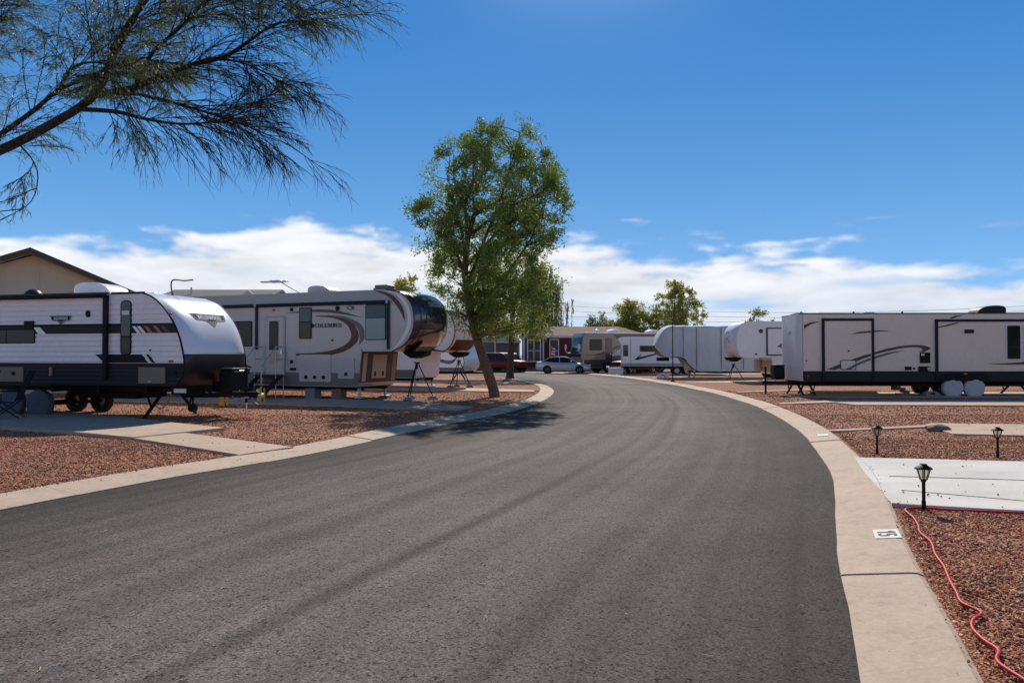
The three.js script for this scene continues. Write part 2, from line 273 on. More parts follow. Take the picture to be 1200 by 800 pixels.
{ // asphalt: bound to both edges, with rubbed wheel paths and darker sealed margins as the colour of the asphalt
  const nu = 150, nv = 760, L = leftEdge.getSpacedPoints(nv), R = [];
  const g = grid(nu, nv, (u, v) => {
    const l = leftEdge.getPointAt(v), r = rightEdge.getPointAt(v);
    const wob = 0.022 * perlin.noise(l.z * 3, 3, 0) * (u > 0.98 || u < 0.02 ? 1 : 0);
    const x = mixv(l.x, r.x, u) + (u > 0.5 ? 0.03 : -0.03) * (u > 0.98 || u < 0.02 ? 1 : 0) + wob, z = mixv(l.z, r.z, u);
    return [x, 0.012 * Math.sin(Math.PI * u) * 2 + 0.003 * perlin.noise(x * 0.8, z * 0.8, 5), z];
  });
  const p = g.attributes.position, uv = g.attributes.uv, col = [];
  for (let i = 0; i < p.count; i++) {
    const u = uv.getX(i), v = uv.getY(i), x = p.getX(i), z = p.getZ(i), s = v * leftEdge.getLength();
    const w = u + 0.02 * perlin.noise(s * 0.05, u * 3, 1);
    let k = 1.0 + 0.42 * fbm(x * 0.35, z * 0.35, 2, 4) + 0.42 * fbm(w * 30, s * 0.035, 9, 3) + 0.34 * fbm(w * 75, s * 0.07, 4, 2) + 0.22 * fbm(x * 1.7, z * 1.7, 3, 3);
    k *= 0.60 + 0.76 * sstep(0.04, 0.34, u + 0.06 * fbm(x * 0.5, z * 0.5, 8, 3)) * sstep(0.98, 0.70, u + 0.06 * fbm(x * 0.5, z * 0.5, 6, 3));
    for (const [c, a, wd] of [[0.17, 0.2, 0.012], [0.36, 0.30, 0.012], [0.47, 0.24, 0.018], [0.60, 0.40, 0.011], [0.66, 0.24, 0.012], [0.79, 0.26, 0.016]]) { const q = (w - c - 0.012 * Math.sin(s * 0.09 + c * 20)) / wd; k *= 1 - a * Math.exp(-q * q) * (0.55 + 0.9 * Math.max(0, perlin.noise(s * 0.12, c * 30, 2) + 0.3)); }
    if (s > 47) k *= 1.12;                                    // an older, paler stretch beyond the seam
    k = Math.max(0.35, k);
    const hue = 0.05 * fbm(x * 0.3, z * 0.3, 15, 2); col.push(k * (1.01 + hue), k, k * (0.985 - hue));
    uv.setXY(i, x, z);
  }
  g.setAttribute('color', new THREE.Float32BufferAttribute(col, 3));
  const road = structure('road', g, M.asphalt);
  const tar = (pts, w) => { const c = new THREE.CatmullRomCurve3(pts.map(([x, z]) => V(x, 0.034, z))), r = rng(7); return grid(1, 60, (u, v) => { const q = c.getPoint(v), k = w * (0.5 + 0.9 * Math.abs(perlin.noise(v * 22, w * 50, 1))); return [q.x, q.y, q.z + (u - 0.5) * -k]; }); };
  part('crack', tar([[2.1, -39.6], [4, -39.9], [6, -40.2], [8.2, -39.3]], 0.10), M.rubber, road);
  part('crack', tar([[3.9, -20.2], [4.6, -20.0], [5.2, -20.3], [5.6, -20.25]], 0.05), M.rubber, road);
  part('crack', tar([[5.6, -24.2], [6.2, -24.6], [6.6, -24.5]], 0.06), M.rubber, road);
}

function kerb(edge, side, from, to, step, wobble) { // concrete gutter of cast lengths with open joints between them
  const root = new THREE.Group(); root.name = numbered('kerb'); root.userData = { kind: 'structure' }; scene.add(root);
  const wk = side > 0 ? 0.89 : 1, len = edge.getLength(), prof = [[-0.012, -0.12], [0, 0.012], [0.05, 0.022], [0.50 * wk, 0.072], [0.56 * wk, 0.074], [0.60 * wk, 0.058], [0.605 * wk, -0.12]];
  let k = 0;
  for (let s = from; s < to; s += step, k++) {
    const n = 8, sag = 0.006 * Math.sin(k * 2.3);
    const g = grid(prof.length - 1, n, (u, v) => {
      const q = s + 0.006 + (step - 0.012) * v, t = q / len, p = edge.getPointAt(t), d = edge.getTangentAt(t), [o, y] = prof[Math.round(u * (prof.length - 1))];
      const ww = 0.012 * perlin.noise(q * 2.1, o * 3, side) * (o < 0.02 ? 1 : 0.4);
      return [p.x - d.z * side * (o + ww), y + sag, p.z + d.x * side * (o + ww)];
    });
    const ends = [0, 1].map((v) => { const q = s + 0.006 + (step - 0.012) * v, p = edge.getPointAt(q / len), d = edge.getTangentAt(q / len), pts = prof.map(([o, y]) => [p.x - d.z * side * o, y + sag, p.z + d.x * side * o]); const e = new THREE.BufferGeometry(), a = []; for (let i = 1; i < pts.length - 1; i++) a.push(...pts[0], ...pts[i], ...pts[i + 1]); e.setAttribute('position', new THREE.Float32BufferAttribute(a, 3)); e.computeVertexNormals(); return e; });
    part('kerb_length', uvm(merge([toCreasedNormals(g, 0.3), ...ends]), 1, k * 0.37, k * 0.61), M.kerb, root);
  }
}
kerb(leftEdge, -1, 2.6, 84, 3.05); kerb(rightEdge, 1, 2.45, 95, 3.0);

// concrete slabs and paths: [x, z] outlines, top height
const slabs = [
  ['patio_slab', [[-19, -21.2], [-12.46, -20.9], [-9.6, -18.9], [-7.79, -17.35], [-5.96, -15.95], [-6.95, -14.1], [-8.95, -15.3], [-13.82, -17.7], [-19, -19.9]], 0.10, M.pad, 'pad'],
  ['path_slab', [[-6.93, -14.08], [-6.4, -15.05], [-3.62, -12.75], [-4.17, -11.75]], 0.085, M.pad],
  ['parking_strip', [[-14, -28.4], [-9, -27.6], [-5.3, -26.6], [-2.6, -24.6], [-1.15, -22.95], [-1.55, -21.6], [-4.2, -22.7], [-8.0, -24.3], [-14, -25.9]], 0.075, M.pad],
  ['parking_strip', [[-13, -38.4], [-5, -37.6], [-0.4, -34.6], [0.95, -33.8], [0.95, -32.2], [-1.2, -32.6], [-6, -34.8], [-13, -36]], 0.075, M.pad],
  ['parking_strip', [[-13, -48], [-5, -47.4], [-0.6, -44.4], [0.75, -43], [0.75, -41.6], [-1.2, -42.2], [-6, -44.6], [-13, -45.8]], 0.075, M.pad],
  ['parking_pad', [[5.13, -11.52], [14, -9.75], [14, -5.7], [4.94, -7.6], [3.92, -7.95], [4.62, -10.1]], 0.075, M.whitePad],
  ['parking_strip', [[6.42, -15.75], [8.96, -16.8], [9.43, -17.3], [18, -16.0], [18, -13.0], [9.79, -14.66], [8.58, -14.95], [8.95, -16.45], [6.33, -15.45]], 0.075, M.pad],
  ['parking_strip', [[8.52, -24.6], [11.2, -26.3], [19, -26.0], [19, -23.2], [10.6, -23.7], [10.45, -24.9], [8.45, -24.1]], 0.075, M.pad],
  ['parking_pad', [[10.6, -29.2], [13, -31.8], [26, -32.2], [26, -28.2], [12, -28.3]], 0.07, M.pad],
  ['parking_strip', [[9.35, -31.6], [13.2, -34], [13.4, -34.6], [9.4, -32.3]], 0.075, M.pad],
  ['parking_pad', [[9.75, -42.4], [26, -44.6], [26, -47.3], [14.5, -46.6], [9.7, -43.2]], 0.07, M.pad],
  ['parking_pad', [[9.4, -50.4], [24, -52.2], [24, -55], [12, -54.4], [9.3, -51.3]], 0.07, M.pad],
  ['parking_pad', [[8.2, -60.6], [22, -62.4], [22, -65], [7.8, -63]], 0.07, M.pad],
];
for (const [n, pts, h, mat] of slabs) {
  const g = extr(shape(pts.map(([x, z]) => [x, -z])), h + 0.1, 0.008).rotateX(-Math.PI / 2).translate(0, -0.1, 0);
  const s = structure(n, uvm(g, 1, pts[0][0], pts[0][1]), mat);
  if (mat === M.whitePad) { const j = (a, b, w) => beam(V(a[0], h + 0.001, a[1]), V(b[0], h + 0.001, b[1]), w, 0.003); part('joint', [j([4.75, -9.7], [13.9, -7.8], 0.012)], M.charcoal, s); part('joint', [j([4.4, -8.7], [5.6, -7.9], 0.01)], M.charcoal, s); }
}
const onSlab = (x, z, m = 0) => slabs.some(([, p]) => inPoly(p, x, z));

const bedHue = (x, z) => { const a = fbm(x * 0.55, 3, z * 0.55, 3), b = fbm(x * 1.6, 9, z * 1.6, 2), k = 1 + 0.5 * a + 0.3 * b; return [k * (1 + 0.12 * b), k, k * (1 - 0.25 * b)]; };
const bedNoise = (x, z) => 0.035 + 0.030 * fbm(x * 0.9, 1, z * 0.9, 3) + 0.03 * fbm(x * 0.22, 4, z * 0.22, 2);
{ // red gravel between kerbs and slabs: one undulating sheet, sunk below the road where the road runs
  const x0 = -34, x1 = 34, z0 = -92, z1 = 6, nx = 210, nz = 300;
  const g = grid(nx, nz, (u, v) => {
    const x = mixv(x0, x1, u), z = mixv(z1, z0, v), road = onRoad(x, z), d = edgeDist(x, z);
    return [x, road ? -0.25 : d < 0.95 ? Math.min(bedNoise(x, z), 0.1 * d - 0.022) : bedNoise(x, z), z];
  });
  const p = g.attributes.position; for (let i = 0; i < p.count; i++) g.attributes.uv.setXY(i, p.getX(i), p.getZ(i));
  const col = []; for (let i = 0; i < p.count; i++) col.push(...bedHue(p.getX(i), p.getZ(i))); g.setAttribute('color', new THREE.Float32BufferAttribute(col, 3));
  structure('gravel_bed', g, M.gravel);
}
{ // loose chips lying on the beds, thickest where one stands close
  const r = rng(99), base = new THREE.IcosahedronGeometry(1, 0), bp = base.attributes.position;
  for (let i = 0; i < bp.count; i++) { const x = bp.getX(i), y = bp.getY(i), z = bp.getZ(i), k = 0.75 + 0.5 * Math.abs(perlin.noise(x * 3 + 1, y * 3, z * 3)); bp.setXYZ(i, x * k, y * k * 0.62, z * k * 0.8); }
  base.computeVertexNormals();
  const list = [], want = (d) => d < 6 ? 1900 : d < 9 ? 1300 : d < 14 ? 620 : d < 20 ? 260 : 110;
  for (let d = 2.2; d < 34; d += 0.5) {
    const wid = d * 0.95 + 1, n = Math.round(2 * wid * 0.5 * want(d));
    for (let i = 0; i < n; i++) { const x = (r() * 2 - 1) * wid, z = -(d + r() * 0.5); if (onRoad(x, z)) continue; list.push([x, z]); }
  }
  const ok = list.filter(([x, z]) => { const d = edgeDist(x, z); if (d < (x < 2 && z > -40 && x < z * -0.2 ? 0.61 : 0.54)) return d > 0.1 && r() < (d > 0.5 ? (x < 0 ? 0.22 : 0.10) : (x < 0 ? 0.02 : 0.004)); return !onSlab(x, z) || r() < 0.004; });
  const im = new THREE.InstancedMesh(base, std(lin(0.90, 0.87, 0.84), { roughness: 0.92 }), ok.length), m = new THREE.Matrix4(), q = new THREE.Quaternion(), e = new THREE.Euler();
  ok.forEach(([x, z], i) => {
    const d = edgeDist(x, z), slab = onSlab(x, z), far = Math.min(1.5, 0.85 + -z * 0.028), s = (0.007 + 0.010 * Math.pow(r(), 2.5)) * far * (d < 0.61 ? 0.7 : 1), y = d < 0.61 ? mixv(0.02, 0.078, sstep(0.05, 0.55, d)) + s * 0.3 : slab ? 0.09 : bedNoise(x, z) + s * 0.35;
    e.set((r() - 0.5) * 1.4, r() * 6.28, (r() - 0.5) * 1.4); q.setFromEuler(e);
    m.compose(V(x, y, z), q, V(s * (0.8 + r() * 0.7), s * (0.7 + r() * 0.5), s * (0.8 + r() * 0.7))); im.setMatrixAt(i, m);
    const c = gravelChips[Math.floor(r() * 4096)], k = r() < 0.05 ? 1.55 : 1.08; const h = bedHue(x, z); im.setColorAt(i, lin(Math.min(0.7, c[2] * k * h[0]), Math.min(0.6, c[3] * k * h[1]), Math.min(0.5, c[4] * k * h[2])));
  });
  im.name = 'gravel_chips'; im.castShadow = im.receiveShadow = true; im.userData = { kind: 'stuff', label: 'loose red and brown gravel chips covering the beds', category: 'gravel' }; scene.add(im);
  console.log('chips', ok.length);
}
{ // straw, seed pods and bits of dry leaf blown over the asphalt and gravel
  const r = rng(5), gs = [];
  for (let i = 0; i < 420; i++) {
    const onGravel = i > 150; let x, z, y = 0.03;
    if (onGravel) { z = -(3.3 + r() * 5); x = 2.2 + (-z - 3.5) * 0.42 + 0.35 + r() * 2.4; if (onRoad(x, z) || edgeDist(x, z) < 0.55 || onSlab(x, z)) continue; y = bedNoise(x, z) + 0.016; }
    else { z = -(3 + Math.pow(r(), 1.4) * 24); x = (r() * 2 - 1) * -z * 0.7; if (!onRoad(x, z)) continue; }
    const l = 0.012 + 0.035 * r() * r(), a = r() * 6.28, w = 0.0022 + 0.002 * r(), pts = [0, 1, 2].map((k) => V(x + Math.cos(a + (k - 1) * 0.3) * l * (k - 1) * 1.2, y + (k === 1 ? 0.004 : 0), z + Math.sin(a + (k - 1) * 0.3) * l * (k - 1) * 1.2));
    gs.push(new THREE.TubeGeometry(new THREE.CatmullRomCurve3(pts), 4, w, 4));
  }
  tag(part('dry_litter', gs, std(lin(0.52, 0.42, 0.22), { roughness: 0.9 }), scene), 'pale dry straw and leaf bits scattered over asphalt and gravel', 'litter', null, 'stuff');
}

function painted(pos, turn, s, label) { // white painted patch on the kerb with a black number
  const t = thing('kerb_number', label, 'number plate', pos, turn);
  part('patch', box(0.20, 0.004, 0.34, 0, 0, 0, 0.0015), std(lin(0.74, 0.72, 0.68), { roughness: 0.8, map: rep(concreteTex, 3) }), t);
  if (s) { const g = text(s, 0.145, 0.003); g.computeBoundingBox(); const b = g.boundingBox; g.translate(-(b.min.x + b.max.x) / 2, -(b.min.y + b.max.y) / 2, 0).rotateX(-Math.PI / 2).rotateY(-Math.PI / 2).translate(0, 0.002, 0); part('numeral', g, M.black, t); }
  t.rotation.order = 'YXZ'; t.rotation.z = 0.115; return t;
}
painted([3.21, 0.0735, -6.6], -0.36, '15', 'white painted patch with black number 15 on kerb beside red hose');
painted([5.98, 0.066, -14.8], -0.28, '', 'blank white painted patch on kerb near concrete strip');

// ---------------------------------------------------------------- caravans: local x runs to the nose, y up, z across
const SEG = 10;
// pieces laid on a side wall: sg = +1 for the wall at +z, -1 for the wall at -z
function wall(root, W, sg) {
  const place = (g, out, depth) => g.translate(0, 0, sg > 0 ? W / 2 + out - depth : -W / 2 - out);
  const o = {
    put: (name, sh, out, mat, parent = root, bevel = 0, label) => part(name, place(extr(sh, out + 0.012, bevel), out, out + 0.012), mat, parent, label),
    rect: (name, x0, y0, x1, y1, r, out, mat, parent = root, bevel = 0, label) => o.put(name, rrect(Math.min(x0, x1), y0, Math.max(x0, x1), y1, r), out, mat, parent, bevel, label),
    window: (x0, y0, x1, y1, r, opt = {}) => { // frame, pane, and behind it a drawn blind where there is one
      const f = o.rect('window', x0, y0, x1, y1, r, 0.022, M.black, root, 0.006); const i = 0.028, a = Math.min(x0, x1), b = Math.max(x0, x1);
      const ym = opt.split ? mixv(y0, y1, opt.split) : null;
      if (ym) { o.rect('pane', a + i, ym + 0.012, b - i, y1 - i, r * 0.6, 0.026, opt.top || M.tealGlass, f); o.rect('pane', a + i, y0 + i, b - i, ym - 0.012, r * 0.6, 0.026, opt.low || M.glass, f); } else if (opt.mullion) { const xm = (a + b) / 2; o.rect('pane', a + i, y0 + i, xm - 0.012, y1 - i, r * 0.6, 0.026, M.glass, f); o.rect('pane', xm + 0.012, y0 + i, b - i, y1 - i, r * 0.6, 0.026, M.glass, f); } else o.rect('pane', a + i, y0 + i, b - i, y1 - i, r * 0.6, 0.026, opt.mat || M.glass, f);
      return f;
    },
    disc: (name, x, y, r, out, mat, ry = r, parent = root) => { const s = new THREE.Shape(); s.absellipse(x, y, r, ry, 0, Math.PI * 2, false, 0); return o.put(name, s, out, mat, parent); },
    text: (name, s, size, x, y, out, mat, f = font, sx = 1) => { const g = text(s, size, 0.004, f).scale(sx, 1, 1); if (sg < 0) g.rotateY(Math.PI); return part(name, g.translate(x, y, sg > 0 ? W / 2 + out - 0.004 : -W / 2 - out + 0.004), mat, root); },
  };
  return o;
}
// nose shell: profile from roof to belly as [x, y], bowed forward across the width
function shell(prof, W, bow, s0, s1, v0 = -1, v1 = 1, off = 0, nu = 28, nv = 28, round = 6) {
  const c = new THREE.CatmullRomCurve3(prof.map(([x, y]) => V(x, y, 0)), false, 'centripetal');
  return grid(nu, nv, (u, v) => {
    const s = mixv(s0, s1, u), q = mixv(v0, v1, v), p = c.getPointAt(s), t = c.getTangentAt(s);
    const b = bow * Math.sin(Math.PI * Math.min(1, s * 1.05 + 0.05)) * (1 - Math.pow(Math.abs(q), round));
    const nx = -t.y, ny = t.x, l = Math.hypot(nx, ny), k = nx < 0 ? -1 : 1;
    return [p.x + b + off * k * nx / l, p.y + off * k * ny / l * (1), q * W / 2];
  });
}
function wheel(root, x, z, r, w, mat, cover) { // tyre > rim, or a tyre under a slip-on cover
  const sgn = Math.sign(z), prof = [[r * 0.55, -w / 2], [r * 0.9, -w / 2], [r * 0.98, -w * 0.36], [r, -w * 0.2], [r, w * 0.2], [r * 0.98, w * 0.36], [r * 0.9, w / 2], [r * 0.55, w / 2]];
  const wh = part('wheel', new THREE.LatheGeometry(prof.map(([a, b]) => new THREE.Vector2(a, b)), 28).rotateX(Math.PI / 2).translate(x, r, z), M.rubber, root);
  if (cover) {
    const g = new THREE.LatheGeometry(smoothPts([[0.001, 0.05], [r * 0.5, 0.052], [r * 0.85, 0.04], [r * 1.05, 0.0], [r * 1.07, -0.08], [r * 1.04, -w * 0.9]], 18).map(([a, b]) => new THREE.Vector2(a, b)), 36), p = g.attributes.position;
    for (let i = 0; i < p.count; i++) { const X = p.getX(i), Y = p.getY(i), Z = p.getZ(i), n = perlin.noise(X * 6 + x, Y * 6, Z * 6) * 0.018 + perlin.noise(X * 13, Y * 13 + x, Z * 13) * 0.012; p.setY(i, Y + n); const k = 1 + n * 0.5; p.setX(i, X * k); p.setZ(i, Z * k); }
    g.computeVertexNormals(); g.rotateX(sgn > 0 ? Math.PI / 2 : -Math.PI / 2).translate(x, r + 0.01, z + sgn * (w / 2 - 0.02)); part('tyre_cover', g, cover, wh);
  } else {
    part('rim', [new THREE.LatheGeometry([[0.001, w * 0.36], [r * 0.18, w * 0.38], [r * 0.2, w * 0.30], [r * 0.45, w * 0.26], [r * 0.55, w * 0.44], [r * 0.6, w * 0.46]].map(([a, b]) => new THREE.Vector2(a, b)), 20).rotateX(sgn > 0 ? Math.PI / 2 : -Math.PI / 2).translate(x, r, z)], mat || M.galv, wh);
  }
  return wh;
}
function airUnit(root, x, y, z, l, w, h, mat) { // roof air conditioner: sloping front, grille at the back
  const s = smoothPts([[-l / 2, 0], [-l / 2, h * 0.7], [-l * 0.42, h * 0.97], [l * 0.1, h], [l * 0.38, h * 0.62], [l / 2, 0.02]], 30);
  const a = part('air_conditioner', extr(shape([...s, [l / 2, 0]]), w, 0.03).translate(x, y, z - w / 2), mat, root);
  part('grille', [0, 1, 2, 3].map((k) => bxx(x - l / 2 - 0.006, x - l / 2 + 0.01, y + h * (0.15 + k * 0.17), y + h * (0.24 + k * 0.17), z - w * 0.38, z + w * 0.38)), M.charcoal, a);
  return a;
}
const vent = (root, x, y, z, s = 0.36, h = 0.12, mat = M.white) => part('roof_vent', [box(s, h * 0.5, s, x, y + h * 0.25, z, 0.02), box(s * 0.9, h * 0.7, s * 0.9, x, y + h * 0.6, z, 0.05)], mat, root);
const stab = (root, x, W, y) => { for (const s of [-1, 1]) { const j = part('stabilizer_jack', [beam(V(x, y, s * 0.25), V(x, 0.03, s * 0.98), 0.05, 0.07), beam(V(x, y, s * 0.9), V(x, (y + 0.03) * 0.42, s * 0.72), 0.035)], M.black, root); part('foot', box(0.16, 0.03, 0.14, x, 0.015, s * 0.98, 0.008), M.black, j); } };

// 1 ---------- ribbed white and black travel trailer nearest on the left
{
  const W = 2.44, t = thing('travel_trailer', 'white ribbed travel trailer with black belly band and curved silver nose, beside blue folding chairs', 'trailer', [-7.46, 0, -19.4], -0.262);
  const prof = [[-1.22, 3.12], [-0.86, 2.97], [-0.48, 2.62], [-0.21, 2.19], [-0.06, 1.76], [0, 1.38], [-0.05, 1.1], [-0.22, 0.86]], back = -8.6;
  const sp = smoothPts(prof, 40);
  part('body', uvm(extr(shape([[back, 0.88], [back, 3.12], ...sp]), W - 0.02, 0).translate(0, 0, -(W - 0.02) / 2)), M.white, t);
  const noseX = (y) => { for (let i = 1; i < sp.length; i++) if ((sp[i - 1][1] - y) * (sp[i][1] - y) <= 0) return mixv(sp[i - 1][0], sp[i][0], (sp[i - 1][1] - y) / (sp[i - 1][1] - sp[i][1] || 1)); return -0.22; };
  const ribs = (y0, y1, pitch, depth, sg) => grid(1, Math.round((y1 - y0) / pitch) * 6, (u, v) => { const y = mixv(y0, y1, v), f = ((y - y0) / pitch) % 1, d = depth * (f < 0.16 ? 0.1 : f < 0.32 ? (f - 0.16) / 0.16 : f > 0.9 ? (1 - f) / 0.1 : 1); return [mixv(back, noseX(y) - 0.005, u), y, sg * (W / 2 - 0.006 + d)]; });
  for (const sg of [1, -1]) {
    part('siding', uvm(ribs(1.4, 3.06, 0.128, 0.014, sg), 1), M.white, t);
    part('lower_siding', ribs(0.86, 1.36, 0.1, 0.014, sg), M.charcoal, t, 'black ribbed siding below the belt rail');
    part('belt_rail', bxx(back, -0.02, 1.355, 1.405, sg > 0 ? W / 2 - 0.01 : -W / 2 - 0.016, sg > 0 ? W / 2 + 0.016 : -W / 2 + 0.01), M.navy, t);
    part('corner_trim', new THREE.TubeGeometry(new THREE.CatmullRomCurve3(sp.map(([x, y]) => V(x, y, sg * (W / 2 + 0.004)))), 50, 0.022, 6), M.black, t);
  }
  const sp1 = 0.70;
  part('nose_cap', uvm(shell(prof, W - 0.01, 0.17, 0, sp1, -1, 1, 0.004)), M.cap, t);
  part('lower_nose', shell(prof, W - 0.01, 0.17, sp1, 1, -1, 1, 0.002), M.dark, t);
  part('cap_trim', shell(prof, W - 0.01, 0.17, sp1 - 0.006, sp1 + 0.008, -1, 1, 0.012, 2, 28), M.steel, t);
  { // winged emblem printed across the nose
    const c = document.createElement('canvas'); c.width = 1024; c.height = 320; const k = c.getContext('2d');
    k.clearRect(0, 0, 1024, 320); k.fillStyle = '#0c0e12'; k.beginPath(); k.moveTo(8, 20); k.lineTo(1016, 20); k.lineTo(930, 170); k.lineTo(660, 190); k.lineTo(512, 312); k.lineTo(364, 190); k.lineTo(94, 170); k.closePath(); k.fill();
    k.strokeStyle = '#d9dde4'; k.lineWidth = 9; k.beginPath(); k.moveTo(44, 38); k.lineTo(980, 38); k.lineTo(908, 154); k.lineTo(650, 172); k.lineTo(512, 286); k.lineTo(374, 172); k.lineTo(116, 154); k.closePath(); k.stroke();
    k.fillStyle = '#e8ebf0'; k.font = 'bold 118px sans-serif'; k.textAlign = 'center'; k.fillText('WILDWOOD', 512, 146); k.strokeStyle = '#b8a58c'; k.lineWidth = 12; k.beginPath(); k.moveTo(440, 190); k.lineTo(512, 250); k.lineTo(584, 190); k.stroke(); k.beginPath(); k.moveTo(460, 180); k.lineTo(512, 222); k.lineTo(564, 180); k.stroke();
    const tx = new THREE.CanvasTexture(c); tx.colorSpace = THREE.SRGBColorSpace;
    const emblemMat = phys(0xffffff, { map: tx, transparent: true, alphaTest: 0.5, roughness: 0.85, specularIntensity: 0.3 });
    const g = shell(prof, W - 0.01, 0.17, 0.30, 0.46, -0.62, 0.56, 0.010, 10, 24), uv = g.attributes.uv;
    for (let i = 0; i < uv.count; i++) { const u = uv.getX(i), v = uv.getY(i); uv.setXY(i, 1 - v, 1 - u); }
    part('emblem', g, emblemMat, t, 'dark winged emblem with pale lettering');
    const pl = new THREE.PlaneGeometry(0.66, 0.26).translate(-3.6, 2.47, W / 2 + 0.026); part('emblem', pl, emblemMat, t, 'small dark winged emblem on the side');
  }
  const w = wall(t, W, 1);
  w.put('stripe', shape([[back, 2.13], [back, 2.37], [-0.33, 2.37], [-0.2, 2.13]]), 0.016, M.charcoal);
  w.put('stripe', shape([[back, 2.31], [back, 2.37], [-1.2, 2.37], [-1.2, 2.31]]), 0.018, M.black);
  for (const [a, m] of [[-1.32, M.cap], [-1.18, M.cap], [-0.98, M.orange], [-0.72, M.orange], [-0.5, M.taupe]]) w.put('stripe', shape([[a, 2.132], [a - 0.16, 2.30], [a - 0.06, 2.30], [a + 0.10, 2.132]]), 0.020, m);
  w.put('stripe', shape([[-4.3, 2.13], [-4.05, 2.13], [-4.25, 2.3], [-4.45, 2.3]]), 0.019, M.cap);
  w.put('stripe', shape([[-2.55, 1.62], [-1.2, 1.62], [-1.02, 1.42], [-2.3, 1.42]]), 0.018, M.black);
  w.put('stripe', shape([[-1.08, 1.62], [-1.0, 1.62], [-0.82, 1.42], [-0.9, 1.42]]), 0.018, M.black);
  w.window(-1.82, 1.60, -1.50, 2.93, 0.12, { split: 0.34 });
  w.rect('window_label', -1.77, 2.58, -1.56, 2.68, 0.01, 0.03, M.lilac);
  w.window(-6.2, 1.90, -4.40, 2.26, 0.05, { mullion: true });
  w.rect('light_box', -4.72, 2.26, -4.44, 2.46, 0.02, 0.05, M.black);
  w.disc('speaker', -2.78, 2.62, 0.065, 0.035, M.black, 0.085);
  const cd = w.rect('compartment_door', -1.28, 0.92, -0.52, 1.31, 0.03, 0.030, M.olive, t, 0.006, 'olive baggage door'); w.rect('latch', -1.0, 0.955, -0.9, 0.985, 0.01, 0.045, M.galv, cd);
  w.rect('vent_grille', -0.46, 1.12, -0.22, 1.24, 0.01, 0.03, M.black);
  w.rect('marker_light', -0.42, 1.43, -0.30, 1.48, 0.01, 0.035, M.tail); w.rect('marker_light', -0.44, 2.56, -0.36, 2.61, 0.01, 0.03, M.tail);
  w.disc('socket', -0.95, 1.72, 0.02, 0.03, M.black);
  w.rect('compartment_door', -5.6, 0.93, -4.75, 1.3, 0.03, 0.030, M.olive, t, 0.006); w.disc('water_inlet', -5.05, 1.14, 0.05, 0.05, M.black); w.rect('tag', -3.93, 1.08, -3.86, 1.3, 0.02, 0.04, M.paleWood);
  // awning: long roll and the folded arm
  const aw = part('awning', [rod(V(back + 0.3, 3.06, W / 2 + 0.08), V(-2.18, 3.06, W / 2 + 0.08), 0.058), bxx(back + 0.3, -2.2, 3.02, 3.14, W / 2 - 0.02, W / 2 + 0.05)], M.black, t); part('arm', [bxx(-2.28, -2.16, 1.02, 3.08, W / 2 + 0.012, W / 2 + 0.10, 0.015)], M.black, aw);
  part('roof_trim', bxx(-2.1, -1.15, 3.09, 3.135, W / 2 - 0.03, W / 2 + 0.02), M.black, t);
  airUnit(t, -3.35, 3.12, 0.15, 1.15, 0.75, 0.34, M.white); vent(t, -2.35, 3.12, 0.3, 0.5, 0.1); vent(t, -1.75, 3.12, 0.2, 0.3, 0.08);
  part('roof_vent', new THREE.SphereGeometry(0.24, 20, 10, 0, 6.29, 0, 1.57).scale(1, 0.95, 1).translate(-5.25, 3.12, 0.5), M.dark, t, 'smoked dome roof vent');
  part('antenna', [tube([V(-1.55, 3.1, -0.3), V(-1.62, 3.45, -0.3), V(-1.58, 3.56, -0.3), V(-1.2, 3.54, -0.3), V(-0.95, 3.56, -0.3)], 0.018)], M.black, t);
  // chassis, wheels, jacks, hitch
  part('chassis', [bxx(back, -0.35, 0.70, 0.88, 0.78, 0.86), bxx(back, -0.35, 0.70, 0.88, -0.86, -0.78), ...[-1.2, -2.6, -4, -6.4].map((x) => bxx(x - 0.04, x + 0.04, 0.68, 0.86, -1.1, 1.1)), bxx(-3.7, -1.9, 0.5, 0.7, -0.55, 0.55, 0.04), bxx(back, -0.3, 0.855, 0.885, -1.2, 1.2), bxx(-0.42, -0.3, 0.66, 0.86, -1.15, 1.15)], M.black, t);
  for (const x of [-4.45, -5.32]) for (const z of [1.02, -1.02]) wheel(t, x, z, 0.345, 0.2, M.galv, z > 0 ? M.slateCloth : null);
  for (const x of [-4.45, -5.32]) part('axle', rod(V(x, 0.34, -1), V(x, 0.34, 1), 0.04), M.black, t);
  part('fender', [bxx(-5.85, -3.95, 0.8, 0.9, 0.85, 1.2, 0.02)], M.black, t);
  stab(t, -1.35, W, 0.72);
  const tg = part('tongue', [beam(V(-0.4, 0.62, 0.75), V(0.95, 0.62, 0.06), 0.07, 0.13), beam(V(-0.4, 0.62, -0.75), V(0.95, 0.62, -0.06), 0.07, 0.13), box(0.34, 0.14, 0.13, 1.05, 0.62, 0, 0.02)], M.black, t);
  part('coupler', [box(0.2, 0.1, 0.11, 1.24, 0.6, 0, 0.04), rod(V(1.16, 0.6, 0), V(1.16, 0.74, 0), 0.025)], M.steel, tg);
  part('serial_plate', bxx(-0.34, 0.0, 0.70, 0.80, 1.151, 1.157), M.lilac, tg);
  const gas = part('gas_bottle_cover', [box(0.42, 0.5, 0.66, 0.48, 0.99, 0, 0.09), box(0.44, 0.1, 0.7, 0.48, 0.80, 0, 0.03)], M.black, t); part('lid', box(0.36, 0.05, 0.6, 0.48, 1.255, 0, 0.02), M.charcoal, gas);
  part('battery_box', box(0.26, 0.26, 0.4, 0.06, 0.80, -0.1, 0.03), M.black, t);
